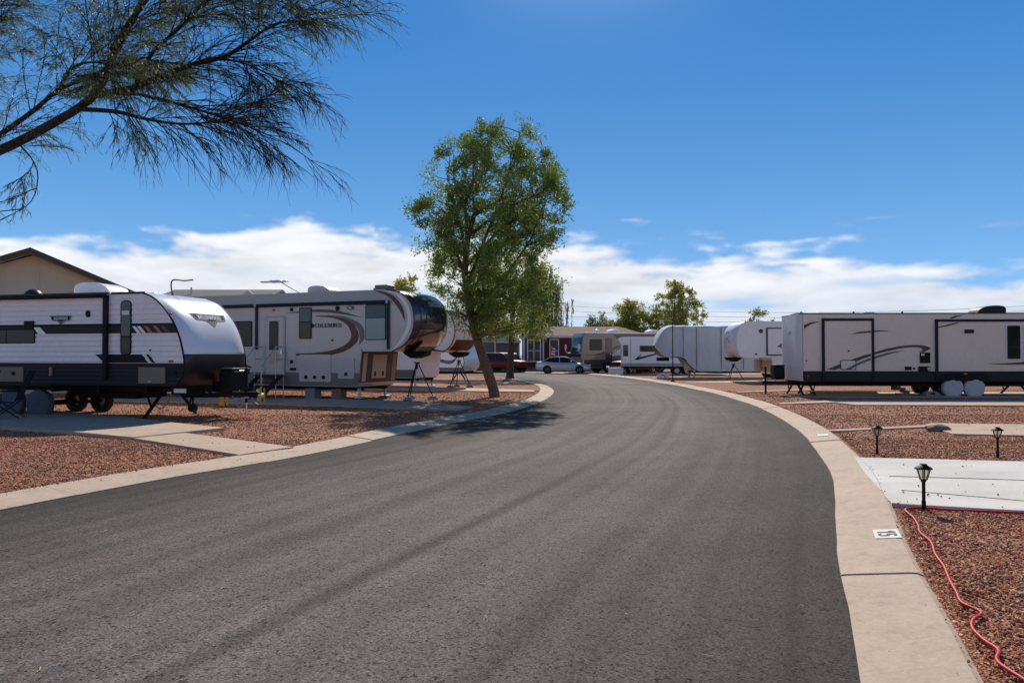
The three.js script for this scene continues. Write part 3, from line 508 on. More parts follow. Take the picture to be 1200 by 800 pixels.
  const jk = part('tongue_jack', [rod(V(0.86, 0.42, 0), V(0.86, 1.16, 0), 0.035), box(0.12, 0.16, 0.12, 0.86, 1.2, 0, 0.02)], M.black, t); part('ram', rod(V(0.86, 0.06, 0), V(0.86, 0.5, 0), 0.026), M.steel, jk); part('handle', rod(V(0.86, 1.22, 0), V(0.86, 1.22, 0.3), 0.012), M.steel, jk);
  part('sway_bar', tube([V(1.0, 0.56, 0.12), V(0.6, 0.5, 0.4), V(0.2, 0.52, 0.62)], 0.02), M.galv, t); part('safety_chain', [tube([V(1.05, 0.56, 0.06), V(1.18, 0.42, 0.1), V(1.3, 0.38, 0.16)], 0.014)], M.galv, t); part('safety_chain', [tube([V(0.9, 0.58, 0.1), V(0.78, 0.3, 0.16), V(0.66, 0.6, 0.3)], 0.011)], M.galv, t);
  part('cable', [tube([V(0.35, 0.6, 0.1), V(0.3, 0.25, 0.2), V(0.05, 0.4, 0.3), V(-0.1, 0.7, 0.3)], 0.012)], M.yellow, t); part('cable', [tube([V(-0.9, 0.68, 0.5), V(-1.4, 0.25, 0.3), V(-2, 0.6, 0.2)], 0.014)], M.yellow, t);
  const cw = part('caster', [rod(V(-0.85, 0.68, -0.2), V(-0.85, 0.3, -0.2), 0.025)], M.black, t); part('roller', new THREE.CylinderGeometry(0.1, 0.1, 0.14, 20).rotateX(Math.PI / 2).translate(-0.85, 0.24, -0.2), M.rubber, cw);
  const ft = part('jack_foot', [new THREE.CylinderGeometry(0.17, 0.19, 0.04, 20).translate(0.86, 0.045, 0)], M.red, jk, 'red jack foot');
}

// 2, 3 ---------- fifth-wheel caravans on the left. x = 0 is the front wall under the overhang
function fifthWheel(t, o) {
  const W = 2.44, sg = o.sg, R = o.roof, back = -o.length, ov = o.over, prof = o.prof;
  const sp = smoothPts(prof, 40), xb = prof[prof.length - 1][0];
  part('body', uvm(extr(shape([[back, 0.5], [back, R], ...sp, [0.0, ov], [-0.12, 0.62], [-0.2, 0.5]]), W - 0.012, 0.0).translate(0, 0, -(W - 0.012) / 2)), o.wall, t);
  part('nose_cap', uvm(shell(prof, W - 0.012, o.bow, 0, 1, -1, 1, 0.004, 40, 36, o.round || 3.2)), o.capMat, t, o.capLabel);
  for (const s of [-1, 1]) part('corner_trim', new THREE.TubeGeometry(new THREE.CatmullRomCurve3(sp.map(([x, y]) => V(x - 0.02, y, s * (W / 2)))), 50, 0.026, 6), o.trim, t);
  part('chassis', [bxx(back, -0.2, 0.36, 0.5, 0.7, 0.8), bxx(back, -0.2, 0.36, 0.5, -0.8, -0.7), bxx(back + 0.1, -0.25, 0.46, 0.505, -1.18, 1.18)], M.black, t);
  for (const k of o.wheels) for (const z of [1.0, -1.0]) wheel(t, k, z, 0.38, 0.22, M.galv, o.tyreCover && z * sg > 0 ? o.tyreCover : null);
  for (const s of [-1, 1]) { const l = part('landing_leg', [box(0.1, 0.5, 0.1, -0.32, 0.56, s * 0.85)], M.galv, t); part('ram', box(0.07, 0.36, 0.07, -0.32, 0.27, s * 0.85), M.galv, l); part('foot', box(0.26, 0.03, 0.26, -0.32, 0.10, s * 0.85, 0.008), M.galv, l); }
  const px = xb + 0.25, pin = part('pin_box', [extr(shape([[px - 0.5, ov + 0.02], [px + 0.5, ov + 0.02], [px + 0.42, ov - 0.14], [px + 0.1, ov - 0.24], [px - 0.15, ov - 0.24], [px - 0.4, ov - 0.1]]), 0.4, 0.01).translate(0, 0, -0.2)], M.black, t); part('king_pin', rod(V(px, ov - 0.36, 0), V(px, ov - 0.2, 0), 0.05), M.steel, pin);
  return { W, w: wall(t, W, sg), px, ov };
}
function tripod(label, pos, h, turn, group) { // stand under the king pin
  const s = thing('king_pin_stand', label, 'stand', pos, turn, group);
  part('head', [new THREE.CylinderGeometry(0.10, 0.12, 0.05, 16).translate(0, h - 0.025, 0), rod(V(0, h - 0.25, 0), V(0, h - 0.03, 0), 0.035)], M.black, s);
  for (let k = 0; k < 3; k++) { const a = k * 2.094 + 0.35, f = V(Math.cos(a) * 0.55, 0.17, Math.sin(a) * 0.55); part('leg', rod(V(Math.cos(a) * 0.05, h - 0.06, Math.sin(a) * 0.05), f, 0.02), M.black, s); }
  part('brace', [0, 1, 2].map((k) => { const a = k * 2.094 + 0.35, b = a + 2.094, q = 0.28; return rod(V(Math.cos(a) * q, h * 0.55, Math.sin(a) * q), V(Math.cos(b) * q, h * 0.55, Math.sin(b) * q), 0.009); }), M.black, s);
  return s;
}
const footPad = (x, z, label, mat = M.blockGrey) => { const p = thing('foot_block', label, 'block', [x, 0.05, z], 0.3, mat === M.wood ? 'timber blocks under the farther stand' : 'plastic blocks under the nearer stand'); part('base', [box(0.3, 0.06, 0.24, 0, 0.03, 0, 0.01)], mat, p); part('cap', [box(0.22, 0.05, 0.18, 0, 0.085, 0, 0.01)], mat, p); return p; };
{
  const th = 0.384, R = 3.84, t = thing('fifth_wheel_caravan', 'grey fifth-wheel caravan with glossy dark blue-black front and brown swooshes', 'caravan', [-4.74, 0, -27.63], -th);
  const prof = [[0.95, R], [1.5, 3.74], [1.92, 3.4], [2.08, 2.9], [2.02, 2.4], [1.74, 1.98], [1.25, 1.73]];
  const { w, W, px } = fifthWheel(t, { sg: 1, roof: R, length: 10.2, over: 1.73, prof, wall: M.silver, capMat: M.frontShell, capLabel: 'glossy dark blue-black fibreglass front', trim: M.brown, bow: 0.27, wheels: [-6.6, -7.5] });
  // pale edging lines moulded down the front and lettering across it
  for (const [a, b, m] of [[0.60, 0.64, M.taupe], [0.80, 0.84, M.brown]]) part('pinstripe', shell(prof, W - 0.012, 0.27, 0.05, 0.98, a, b, 0.012, 40, 2, 3.2), m, t);
  { const c = document.createElement('canvas'); c.width = 512; c.height = 160; const k = c.getContext('2d'); k.clearRect(0, 0, 512, 160); k.fillStyle = '#c9ced6'; k.font = 'bold 76px serif'; k.textAlign = 'center'; k.fillText('COLUMBUS', 256, 90); k.strokeStyle = '#8fa6c0'; k.lineWidth = 9; k.beginPath(); k.arc(256, 150, 230, Math.PI * 1.2, Math.PI * 1.8); k.stroke(); const tx = new THREE.CanvasTexture(c); tx.colorSpace = THREE.SRGBColorSpace; const g = shell(prof, W - 0.012, 0.27, 0.30, 0.46, -0.5, 0.45, 0.016, 10, 20, 3.2), uv = g.attributes.uv; for (let i = 0; i < uv.count; i++) { const u = uv.getX(i), v = uv.getY(i); uv.setXY(i, 1 - v, 1 - u); } part('lettering', g, phys(0xffffff, { map: tx, transparent: true, alphaTest: 0.5, roughness: 0.3 }), t); }
  w.put('upper_band', shape([[-10.18, 3.42], [-10.18, 3.82], [0.95, 3.82], [1.3, 3.74], [1.5, 3.6], [1.2, 3.42]]), 0.008, M.midgrey);
  w.put('swoosh', swoosh([[0.75, 3.80], [1.25, 3.62], [1.62, 3.2], [1.72, 2.75]], [[0.5, 3.80], [1.05, 3.6], [1.45, 3.2], [1.72, 2.75]]), 0.012, M.brown);
  w.put('swoosh', swoosh([[1.02, 3.82], [1.55, 3.62], [1.88, 3.2], [1.96, 2.7], [1.75, 2.2], [1.35, 1.80]], [[0.86, 3.82], [1.42, 3.6], [1.74, 3.2], [1.82, 2.7], [1.6, 2.2], [1.25, 1.80]]), 0.010, M.lilac);
  w.put('skirt', shape([[-10.18, 0.52], [-10.18, 0.98], [-0.02, 0.98], [-0.12, 0.62], [-0.2, 0.52]]), 0.008, M.grey);
  w.window(0.16, 2.12, 0.98, 3.34, 0.05, { split: 0.62, low: M.curtain });
  w.window(-2.62, 2.18, -2.08, 3.30, 0.05, { split: 0.55 });
  w.window(-6.0, 1.92, -4.72, 2.86, 0.05, { mullion: true });
  { const d = w.rect('door', -4.12, 0.86, -3.22, 3.02, 0.06, 0.03, M.midgrey, t, 0.008); w.rect('panel', -4.05, 0.94, -3.29, 2.95, 0.05, 0.034, M.silver, d); w.rect('door_glass', -3.92, 1.78, -3.5, 2.84, 0.05, 0.04, M.glass, d); w.rect('lower_pane', -3.92, 1.3, -3.5, 1.7, 0.03, 0.04, M.tan, d); w.rect('handle', -3.4, 1.62, -3.32, 1.8, 0.02, 0.07, M.steel, d); }
  const aw = part('awning', [rod(V(-6.1, 3.40, W / 2 + 0.09), V(1.12, 3.40, W / 2 + 0.09), 0.055), bxx(-6.1, 1.1, 3.41, 3.47, W / 2, W / 2 + 0.06)], M.navy, t);
  for (const x of [1.08, -4.5]) { const a = part('arm', [bxx(x - 0.045, x + 0.045, 1.8, 3.4, W / 2 + 0.012, W / 2 + 0.07, 0.012)], M.navy, aw); part('end_cap', box(0.08, 0.12, 0.12, x, 3.41, W / 2 + 0.1, 0.03), M.vinyl, a); }
  w.disc('porch_light', -2.95, 3.24, 0.06, 0.04, M.black); w.disc('speaker', -0.98, 3.24, 0.08, 0.04, M.black); w.disc('porch_light', -0.45, 3.24, 0.14, 0.03, M.taupe, 0.07); w.disc('bulb_cover', -0.45, 3.24, 0.07, 0.04, M.vinyl, 0.04); w.disc('marker_light', -3.75, 3.24, 0.07, 0.03, M.tail, 0.04);
  w.text('lettering', 'COLUMBUS', 0.135, -1.95, 2.58, 0.014, M.charcoal, serif, 1.05); w.disc('globe_mark', -2.06, 2.65, 0.09, 0.012, M.charcoal, 0.085);
  w.put('swoosh', swoosh([[-3.3, 3.10], [-2, 3.22], [-1, 3.16], [0.1, 2.88]], [[-3.3, 3.10], [-2, 3.13], [-1, 3.06], [0.1, 2.88]]), 0.010, M.taupe);
  w.put('swoosh', swoosh([[-1.9, 3.0], [-0.9, 2.95], [-0.3, 2.65], [-0.12, 2.2], [-0.5, 1.82], [-1.3, 1.60], [-2.6, 1.58], [-3.3, 1.68]], [[-1.9, 2.97], [-1.0, 2.86], [-0.52, 2.58], [-0.42, 2.2], [-0.75, 1.92], [-1.4, 1.74], [-2.6, 1.66], [-3.3, 1.68]]), 0.010, M.brown);
  w.put('swoosh', swoosh([[-1.4, 3.02], [-0.6, 2.92], [0.02, 2.6], [0.1, 2.2], [-0.1, 1.95]], [[-1.4, 2.99], [-0.68, 2.86], [-0.18, 2.56], [-0.06, 2.2], [-0.1, 1.95]]), 0.011, M.grey);
  w.put('swoosh', shape([[-6.2, 1.55], [-5.9, 1.6], [-4.7, 1.15], [-5.0, 1.1]]), 0.012, M.brown);
  for (const [a, b, c, e] of [[-2.6, 0.66, -1.25, 1.62], [-0.95, 0.78, -0.28, 1.5], [-3.1, 1.2, -2.75, 1.75]]) { const q = w.rect('compartment_door', a, c > 0 ? 0 : b, c, e, 0.07, 0.02, M.silver, t, 0.006); w.rect('latch', (a + c) / 2 - 0.06, b + 0.1, (a + c) / 2 + 0.06, b + 0.22, 0.02, 0.04, M.black, q); }
  w.disc('outlet_cap', -2.3, 0.82, 0.07, 0.04, M.black); w.disc('outlet_cap', -1.55, 0.82, 0.07, 0.04, M.black); w.rect('vent_grille', -3.0, 1.05, -2.75, 1.15, 0.02, 0.03, M.black); w.disc('socket', -1.2, 2.12, 0.035, 0.03, M.black); w.disc('marker_light', 0.0, 1.78, 0.03, 0.02, M.tail);
  { // front wall under the overhang: brown boards and a pale generator door with two latches
    const m = new THREE.Matrix4().makeRotationY(Math.PI / 2), q = (g) => g.applyMatrix4(m);
    const lean = (g) => { const p = g.attributes.position; for (let i = 0; i < p.count; i++) p.setX(i, p.getX(i) + 0.004 - (1.73 - p.getY(i)) * 0.1081); g.computeVertexNormals(); return g; };
    const f = part('front_panel', lean(q(extr(rrect(-1.2, 0.64, 1.2, 1.71, 0.06), 0.03, 0.005))), M.brown, t, 'brown striped front wall under the overhang');
    for (const [a, b, mm] of [[-1.1, -0.86, M.tan], [0.62, 0.74, M.taupe], [0.86, 1.12, M.paleWood]]) part('board_stripe', lean(q(extr(rrect(a, 0.68, b, 1.67, 0.01), 0.036))), mm, f);
    const g = part('generator_door', lean(q(extr(rrect(-0.5, 0.78, 0.42, 1.62, 0.05), 0.05, 0.008))), M.tan, f); for (const z of [-0.3, 0.22]) part('latch', lean(q(extr(rrect(z - 0.05, 0.86, z + 0.05, 1.02, 0.02), 0.065))), M.black, g);
  }
  airUnit(t, -2.4, R, 0, 1.0, 0.75, 0.3, M.silver); vent(t, 0.3, R, 0.2, 0.6, 0.26, M.grey); vent(t, -4.6, R, 0.2, 0.4, 0.1);
  { const a = part('antenna', [rod(V(-3.2, R, 0.2), V(-4.25, R + 0.52, 0.2), 0.022), box(0.3, 0.08, 0.3, -3.2, R + 0.05, 0.2, 0.03)], M.galv, t); part('wing', [box(1.2, 0.05, 0.22, -4.55, R + 0.55, 0.2, 0.02), box(0.5, 0.09, 0.26, -4.45, R + 0.55, 0.2, 0.03)], M.galv, a); }
  const p = V(px, 0, 0).applyAxisAngle(V(0, 1, 0), -th).add(t.position);
  tripod('black tripod stand under the dark-nosed caravan', [p.x, 0.0, p.z], 1.36, 0.4); for (let k = 0; k < 3; k++) { const a = k * 2.094 + 0.35 - 0.4; footPad(p.x + Math.cos(a) * 0.55, p.z + Math.sin(a) * 0.55, 'dark plastic block under a foot of the black tripod stand'); }
  // blocking under the floor
  const at = (x, z) => { const q = V(x, 0, z).applyAxisAngle(V(0, 1, 0), -th).add(t.position); return [q.x, 0.05, q.z]; };
  const b1 = thing('concrete_pier', 'blue-grey block pier under the dark-nosed caravan', 'pier', at(-2.2, 0.95), -th); part('block', box(0.42, 0.2, 0.42, 0, 0.1, 0, 0.01), M.blockGrey, b1); part('block', box(0.40, 0.16, 0.4, 0, 0.284, 0, 0.01), M.blockGrey, b1);
  const b2 = thing('timber_pier', 'brown timber pier beside the landing legs of the dark-nosed caravan', 'pier', at(-1.1, 0.95), -th); for (let k = 0; k < 3; k++) part('timber', box(0.4, 0.118, 0.36, 0, 0.06 + k * 0.122, 0, 0.01), M.wood, b2);
  for (const s of [1, -1]) { const b = thing('timber_block', s > 0 ? 'squat dark timber block under near landing leg of dark-nosed caravan' : 'reddish timber block under far landing leg of dark-nosed caravan', 'block', at(-0.32, s * 0.85), -th); part('timber', box(0.4, 0.04, 0.3, 0, 0.015, 0, 0.006), s > 0 ? M.charcoal : M.wood, b); }
  // steps with handrail at the door
  const st = thing('entry_steps', 'dark metal steps with grey pipe handrails at caravan door', 'steps', at(-3.68, 1.95), -th);
  for (let k = 0; k < 4; k++) part('step', box(0.95, 0.04, 0.30, 0, 0.2 + k * 0.19, 0.42 - k * 0.27, 0.008), M.charcoal, st);
  part('platform', box(0.98, 0.05, 0.5, 0, 0.82, -0.42, 0.01), M.charcoal, st);
  for (const s of [-1, 1]) { part('stringer', beam(V(s * 0.47, 0.08, 0.6), V(s * 0.47, 0.8, -0.42), 0.04, 0.16), M.charcoal, st); part('handrail', [rod(V(s * 0.47, 0.05, 0.56), V(s * 0.47, 1.15, 0.56), 0.019), rod(V(s * 0.47, 0.0, -0.62), V(s * 0.47, 1.85, -0.62), 0.019), rod(V(s * 0.47, 0.0, -0.2), V(s * 0.47, 1.85, -0.2), 0.019), rod(V(s * 0.47, 1.85, -0.62), V(s * 0.47, 1.85, -0.2), 0.019), rod(V(s * 0.47, 1.85, -0.2), V(s * 0.47, 1.15, 0.56), 0.019), rod(V(s * 0.47, 1.4, -0.62), V(s * 0.47, 1.4, -0.2), 0.014)], M.galv, st); }
}
{
  const th = 0.384, R = 3.84, t = thing('fifth_wheel_caravan', 'cream fifth-wheel caravan with dark roof visor and brown chevron nose', 'caravan', [-4.05, 0, -37.7], -th);
  const prof = [[0.85, R], [1.45, 3.74], [1.86, 3.3], [2.0, 2.8], [1.96, 2.4], [1.74, 2.0], [1.35, 1.73]];
  const { w, W, px } = fifthWheel(t, { sg: 1, roof: R, length: 9.5, over: 1.73, prof, wall: M.white, capMat: M.cream, trim: M.dark, bow: 0.26, wheels: [-6.2, -7.1] });
  part('visor', shell(prof, W - 0.012, 0.26, 0.02, 0.30, -0.97, 0.97, 0.014, 16, 20, 3.2), M.frontShell, t, 'dark glossy visor along the roof edge');
  part('chevron', shell(prof, W - 0.012, 0.26, 0.72, 0.93, -0.9, 0.9, 0.012, 12, 20, 3.2), M.brown, t); part('chevron', shell(prof, W - 0.012, 0.26, 0.66, 0.71, -0.6, 0.9, 0.014, 6, 20, 3.2), M.lilac, t);
  part('centre_seam', shell(prof, W - 0.012, 0.26, 0.1, 0.95, 0.02, 0.05, 0.016, 30, 2, 3.2), M.taupe, t);
  w.put('swoosh', swoosh([[-2, 2.6], [-0.6, 2.3], [0.6, 1.95], [1.5, 1.78]], [[-2, 2.2], [-0.6, 1.95], [0.6, 1.8], [1.4, 1.76]]), 0.012, M.brown);
  w.window(-2.4, 2.2, -1.4, 3.2, 0.06); w.put('skirt', shape([[-9.48, 0.52], [-9.48, 0.9], [-0.04, 0.9], [-0.12, 0.62], [-0.2, 0.52]]), 0.008, M.grey);
  vent(t, -0.4, R, 0, 0.5, 0.2); airUnit(t, -4, R, 0, 1, 0.75, 0.3, M.white);
  const p = V(px, 0, 0).applyAxisAngle(V(0, 1, 0), -th).add(t.position); tripod('black tripod stand under the cream caravan with brown chevron', [p.x, 0, p.z], 1.36, 0.1); for (let k = 0; k < 3; k++) { const a = k * 2.094 + 0.35 - 0.1; footPad(p.x + Math.cos(a) * 0.55, p.z + Math.sin(a) * 0.55, 'timber block under a foot of the stand at the cream caravan', M.wood); }
}
// a plainer long trailer with a curved front, used three times with its own look
function plainTrailer(t, o) {
  const W = 2.44, sp = smoothPts(o.prof, 30), back = -o.length;
  part('body', uvm(extr(shape([[back, o.floor], [back, o.prof[0][1]], ...sp]), W - 0.01, 0.0).translate(0, 0, -(W - 0.01) / 2)), o.wall, t);
  part('nose_cap', uvm(shell(o.prof, W, o.bow, 0, 1, -1, 1, 0.004)), o.capMat, t);
  for (const s of [-1, 1]) part('corner_trim', new THREE.TubeGeometry(new THREE.CatmullRomCurve3(sp.map(([x, y]) => V(x, y, s * W / 2))), 30, 0.02, 6), o.trim, t);
  part('chassis', [bxx(back, -0.25, o.floor - 0.16, o.floor, 0.74, 0.82), bxx(back, -0.25, o.floor - 0.16, o.floor, -0.82, -0.74)], M.black, t);
  for (const k of o.wheels) for (const z of [1.0, -1.0]) wheel(t, k, z, 0.36, 0.2, M.galv, o.tyreCover && z * o.sg > 0 ? o.tyreCover : null);
  const f = o.floor; const tg = part('tongue', [beam(V(-0.3, f - 0.1, 0.7), V(1.0, f - 0.1, 0.05), 0.07, 0.12), beam(V(-0.3, f - 0.1, -0.7), V(1.0, f - 0.1, -0.05), 0.07, 0.12)], M.black, t); part('coupler', box(0.3, 0.1, 0.12, 1.1, f - 0.08, 0, 0.03), M.galv, tg);
  return { w: wall(t, W, o.sg), W };
}
{
  const t = thing('travel_trailer', 'white rounded trailer partly hidden behind the leaning tree trunk', 'trailer', [-2.45, 0, -47.4], -0.36);
  const { w } = plainTrailer(t, { prof: [[-1.6, 3.25], [-1.0, 3.12], [-0.55, 2.7], [-0.2, 1.9], [0, 1.2], [-0.08, 0.85], [-0.3, 0.62]], length: 8, floor: 0.62, wall: M.white, capMat: M.cap, trim: M.dark, bow: 0.2, wheels: [-4.6, -5.5], sg: 1 });
  w.put('swoosh', swoosh([[-4, 1.3], [-2.2, 1.45], [-0.8, 1.3], [-0.3, 1.75]], [[-4, 1.2], [-2.2, 1.28], [-0.8, 1.1], [-0.3, 1.75]]), 0.012, M.grey); w.put('swoosh', shape([[-1.0, 2.2], [-0.55, 2.1], [-0.3, 1.6], [-0.5, 1.5]]), 0.012, M.charcoal); w.window(-3.2, 1.8, -2.2, 2.6, 0.06); w.put('skirt', shape([[-8, 0.63], [-8, 0.85], [-0.1, 0.85], [-0.25, 0.63]]), 0.008, M.grey); stab(t, -0.9, 2.44, 0.5);
}

// 4 ---------- long cream park trailer on the right, drawbar to the left
{
  const R = 3.16, ph = Math.PI - 0.03, t = thing('park_trailer', 'long cream park trailer with grey swooshes and two black-framed slide-outs', 'trailer', [11.05, 0, -30.25], ph), W = 2.44, L = 12.2;
  part('body', uvm(extr(shape([[-L, 0.62], [-L, R], [0, R], [0, 0.62]]), W, 0.02).translate(0, 0, -W / 2)), M.cream, t);
  part('front_cap', uvm(grid(20, 16, (u, v) => { const q = u * 2 - 1, y = mixv(0.70, R - 0.02 + 0.03 * (1 - q * q), v); return [0.02 + 0.11 * (1 - Math.pow(Math.abs(q), 4)) * (0.5 + 0.5 * Math.sin(Math.PI * Math.min(1, v * 1.0))), y, q * W / 2]; })), M.lilac, t, 'pale flat front end');
  part('roof', [bxx(-L - 0.02, 0.03, R - 0.005, R + 0.035, -W / 2 - 0.02, W / 2 + 0.02, 0.012)], M.dark, t);
  part('roof_dome', [extr(shape([[-1.22, 0], [-0.6, 0.07], [0, 0.09], [0.6, 0.07], [1.22, 0]]), 0.6, 0).rotateY(Math.PI / 2).translate(-0.78, R + 0.02, 0)], M.white, t);
  const w = wall(t, W, -1);
  w.rect('skirt', -L, 0.625, -0.002, 1.0, 0.01, 0.012, M.charcoal);
  const slide = (x0, x1, y1, n) => { const s = part('slide_out', uvm(bxx(x1, x0, 0.66, y1, -W / 2 - 0.05, -W / 2 + 0.05)), M.cream, t), z0 = -W / 2 - 0.085, z1 = -W / 2 - 0.02; part('frame_side', bxx(x0 - 0.045, x0 + 0.045, 0.64, y1 + 0.05, z0, z1), M.navy, s); part('frame_side', bxx(x1 - 0.045, x1 + 0.045, 0.64, y1 + 0.05, z0, z1), M.navy, s); part('frame_top', bxx(x1 + 0.05, x0 - 0.05, y1 - 0.05, y1 + 0.045, z0 + 0.003, z1), M.navy, s); part('lower_panel', bxx(x1 + 0.05, x0 - 0.05, 0.65, 1.0, z0 + 0.025, z1), M.charcoal, s); return s; };
  slide(-0.74, -2.58, 2.94); slide(-4.95, -10.4, 2.90);
  const ww = wall(t, W + 0.1, -1);
  for (const x of [-7.5, -8.14]) { const f = ww.rect('window', x - 0.55, 1.42, x, 2.74, 0.08, 0.03, M.lilac, t, 0.006); ww.rect('pane', x - 0.515, 1.455, x - 0.035, 2.705, 0.06, 0.034, M.glass, f); ww.rect('blind_rail', x - 0.515, 1.9, x - 0.035, 1.92, 0.002, 0.04, M.dark, f); }
  ww.rect('vent_grille', -6.32, 2.42, -5.98, 2.56, 0.01, 0.03, M.navy);
  w.rect('heater_door', -4.72, 1.30, -4.34, 1.70, 0.02, 0.03, M.black); w.rect('label', -4.5, 1.58, -4.38, 1.66, 0.005, 0.036, M.lilac); w.rect('vent_grille', -4.02, 1.04, -3.78, 1.17, 0.01, 0.03, M.black); w.disc('outlet_cap', -4.12, 1.10, 0.04, 0.03, M.black); w.rect('heater_door', -4.72, 0.98, -4.28, 1.18, 0.02, 0.034, M.black); w.disc('outlet_cap', -4.66, 1.08, 0.05, 0.045, M.vinyl, 0.08);
  { const h = ww.rect('compartment_door', -1.95, 1.05, -1.36, 1.42, 0.07, 0.022, M.black); ww.rect('panel', -1.925, 1.075, -1.385, 1.395, 0.06, 0.027, M.cream, h); }
  const S = (l, u, lo, m, out = 0.012) => l.put('swoosh', swoosh(u, lo), out, m);
  S(ww, [[-0.85, 1.06], [-1.6, 1.36], [-2.2, 1.58], [-2.5, 1.66]], [[-1.15, 1.04], [-1.7, 1.24], [-2.2, 1.46], [-2.5, 1.57]], M.taupe);
  S(w, [[-2.62, 1.70], [-3.2, 1.86], [-3.9, 1.97], [-4.5, 1.96], [-4.75, 1.86], [-4.5, 1.72]], [[-2.62, 1.62], [-3.2, 1.76], [-3.9, 1.89], [-4.35, 1.88], [-4.45, 1.80], [-4.3, 1.72]], M.taupe); S(w, [[-2.66, 1.55], [-3.2, 1.70], [-3.8, 1.78]], [[-2.66, 1.46], [-3.2, 1.63], [-3.8, 1.78]], M.grey);
  S(ww, [[-1.55, 1.07], [-1.95, 1.28], [-2.5, 1.50]], [[-1.75, 1.07], [-2.05, 1.24], [-2.5, 1.42]], M.grey, 0.03);
  S(w, [[-0.04, 2.74], [-0.3, 2.84], [-0.62, 2.87]], [[-0.04, 2.6], [-0.3, 2.76], [-0.62, 2.87]], M.taupe); S(ww, [[-1.75, 2.38], [-2.1, 2.48], [-2.52, 2.52]], [[-1.75, 2.38], [-2.1, 2.42], [-2.52, 2.45]], M.taupe); S(w, [[-2.65, 2.53], [-2.9, 2.54], [-3.25, 2.51]], [[-2.65, 2.47], [-2.9, 2.49], [-3.25, 2.51]], M.taupe);
  S(ww, [[-5.0, 2.66], [-5.4, 2.76], [-5.75, 2.84]], [[-5.0, 2.62], [-5.4, 2.70], [-5.75, 2.80]], M.taupe); S(w, [[-5.45, 2.98], [-5.6, 3.06], [-6.0, 3.12]], [[-5.6, 2.98], [-5.75, 3.04], [-6.0, 3.12]], M.taupe); S(ww, [[-6.8, 1.28], [-7.6, 1.31], [-8.8, 1.40]], [[-6.8, 1.28], [-7.6, 1.24], [-8.8, 1.28]], M.taupe);
  ww.disc('socket', -1.68, 1.76, 0.03, 0.03, M.black); w.disc('marker_light', -0.12, 1.38, 0.025, 0.02, M.black); w.rect('marker_light', -0.22, 0.80, -0.12, 0.85, 0.01, 0.024, M.tail); w.disc('marker_light', -5.95, 0.9, 0.06, 0.16, M.amber, 0.03);
  { const c = text('LT', 0.12, 0.004, serif).rotateY(Math.PI / 2); part('lettering', c.translate(0.136, 2.42, 0.0), M.grey, t); }
  airUnit(t, -7.4, R + 0.03, -0.2, 1.1, 0.75, 0.30, M.charcoal); vent(t, -4.0, R + 0.03, 0, 0.4, 0.06); for (const x of [-2.15, -4.0, -0.15]) part('roof_pipe', rod(V(x, R, -0.6), V(x, R + 0.12, -0.6), 0.035), M.black, t); vent(t, -3.0, R + 0.03, 0.2, 0.5, 0.1);
  part('chassis', [bxx(-L, -0.2, 0.42, 0.62, 0.7, 0.8), bxx(-L, -0.2, 0.42, 0.62, -0.8, -0.7), bxx(-L, -0.1, 0.58, 0.618, -1.18, 1.18), bxx(-9, -7, 0.4, 0.58, -0.5, 0.5)], M.black, t);
  for (const x of [-5.55, -6.34]) for (const z of [1.04, -1.04]) wheel(t, x, Math.sign(z) * 1.2, 0.355, 0.2, M.galv, z < 0 ? M.vinyl : null);
  for (const x of [-5.55, -6.34]) part('axle', rod(V(x, 0.36, -1), V(x, 0.36, 1), 0.04), M.black, t);
  { const arch = new THREE.Shape(); arch.moveTo(-6.9, 0.63); arch.quadraticCurveTo(-6.86, 0.92, -6.5, 0.93); arch.lineTo(-5.4, 0.93); arch.quadraticCurveTo(-5.02, 0.92, -4.99, 0.63); arch.closePath(); ww.put('wheel_arch', arch, 0.045, M.black); }
  stab(t, -0.55, W, 0.5); stab(t, -8.6, W, 0.5); stab(t, -0.1, W, 0.5);
  part('tongue', [beam(V(-0.2, 0.52, 0.7), V(1.15, 0.52, 0.05), 0.08, 0.13), beam(V(-0.2, 0.52, -0.7), V(1.15, 0.52, -0.05), 0.08, 0.13)], M.black, t);
  const g = part('gas_bottle_cover', [box(0.42, 0.55, 0.62, 0.58, 0.92, 0, 0.1)], M.black, t); part('lid', box(0.4, 0.06, 0.6, 0.58, 1.2, 0, 0.02), M.black, g); const jk = part('tongue_jack', [rod(V(1.05, 0.1, 0), V(1.05, 1.15, 0), 0.04), box(0.24, 0.03, 0.24, 1.05, 0.085, 0)], M.black, t); part('handle', rod(V(1.05, 1.12, 0), V(1.3, 1.12, 0), 0.015), M.black, jk);
  const at = (x, z) => { const q = V(x, 0, z).applyAxisAngle(V(0, 1, 0), ph).add(t.position); return [q.x, 0.05, q.z]; };
  // lumber and blocks kept under the floor
  const lum = thing('lumber_pile', 'pile of weathered boards kept under the long cream trailer', 'lumber', at(-1.7, -0.5), ph); for (let k = 0; k < 7; k++) part('board', box(2.5 - (k % 3) * 0.3, 0.05, 0.15, ((k * 7) % 5) * 0.06 - 0.1, 0.045 + Math.floor(k / 3) * 0.054, (k % 3) * 0.2 - 0.2, 0.004), k % 2 ? M.wood : M.paleWood, lum);
  const cr = thing('timber_crib', 'low dark timber crib under the long cream trailer beside its wheels', 'crib', at(-3.9, -0.6), ph); for (let k = 0; k < 4; k++) part('timber', k % 2 ? box(0.14, 0.09, 0.5, 0.17 * (k > 1 ? 1 : -1), 0.06 + 0.094 * k, 0) : box(0.5, 0.09, 0.14, 0, 0.06 + 0.094 * k, 0.17 * (k > 1 ? 1 : -1)), M.wood, cr);
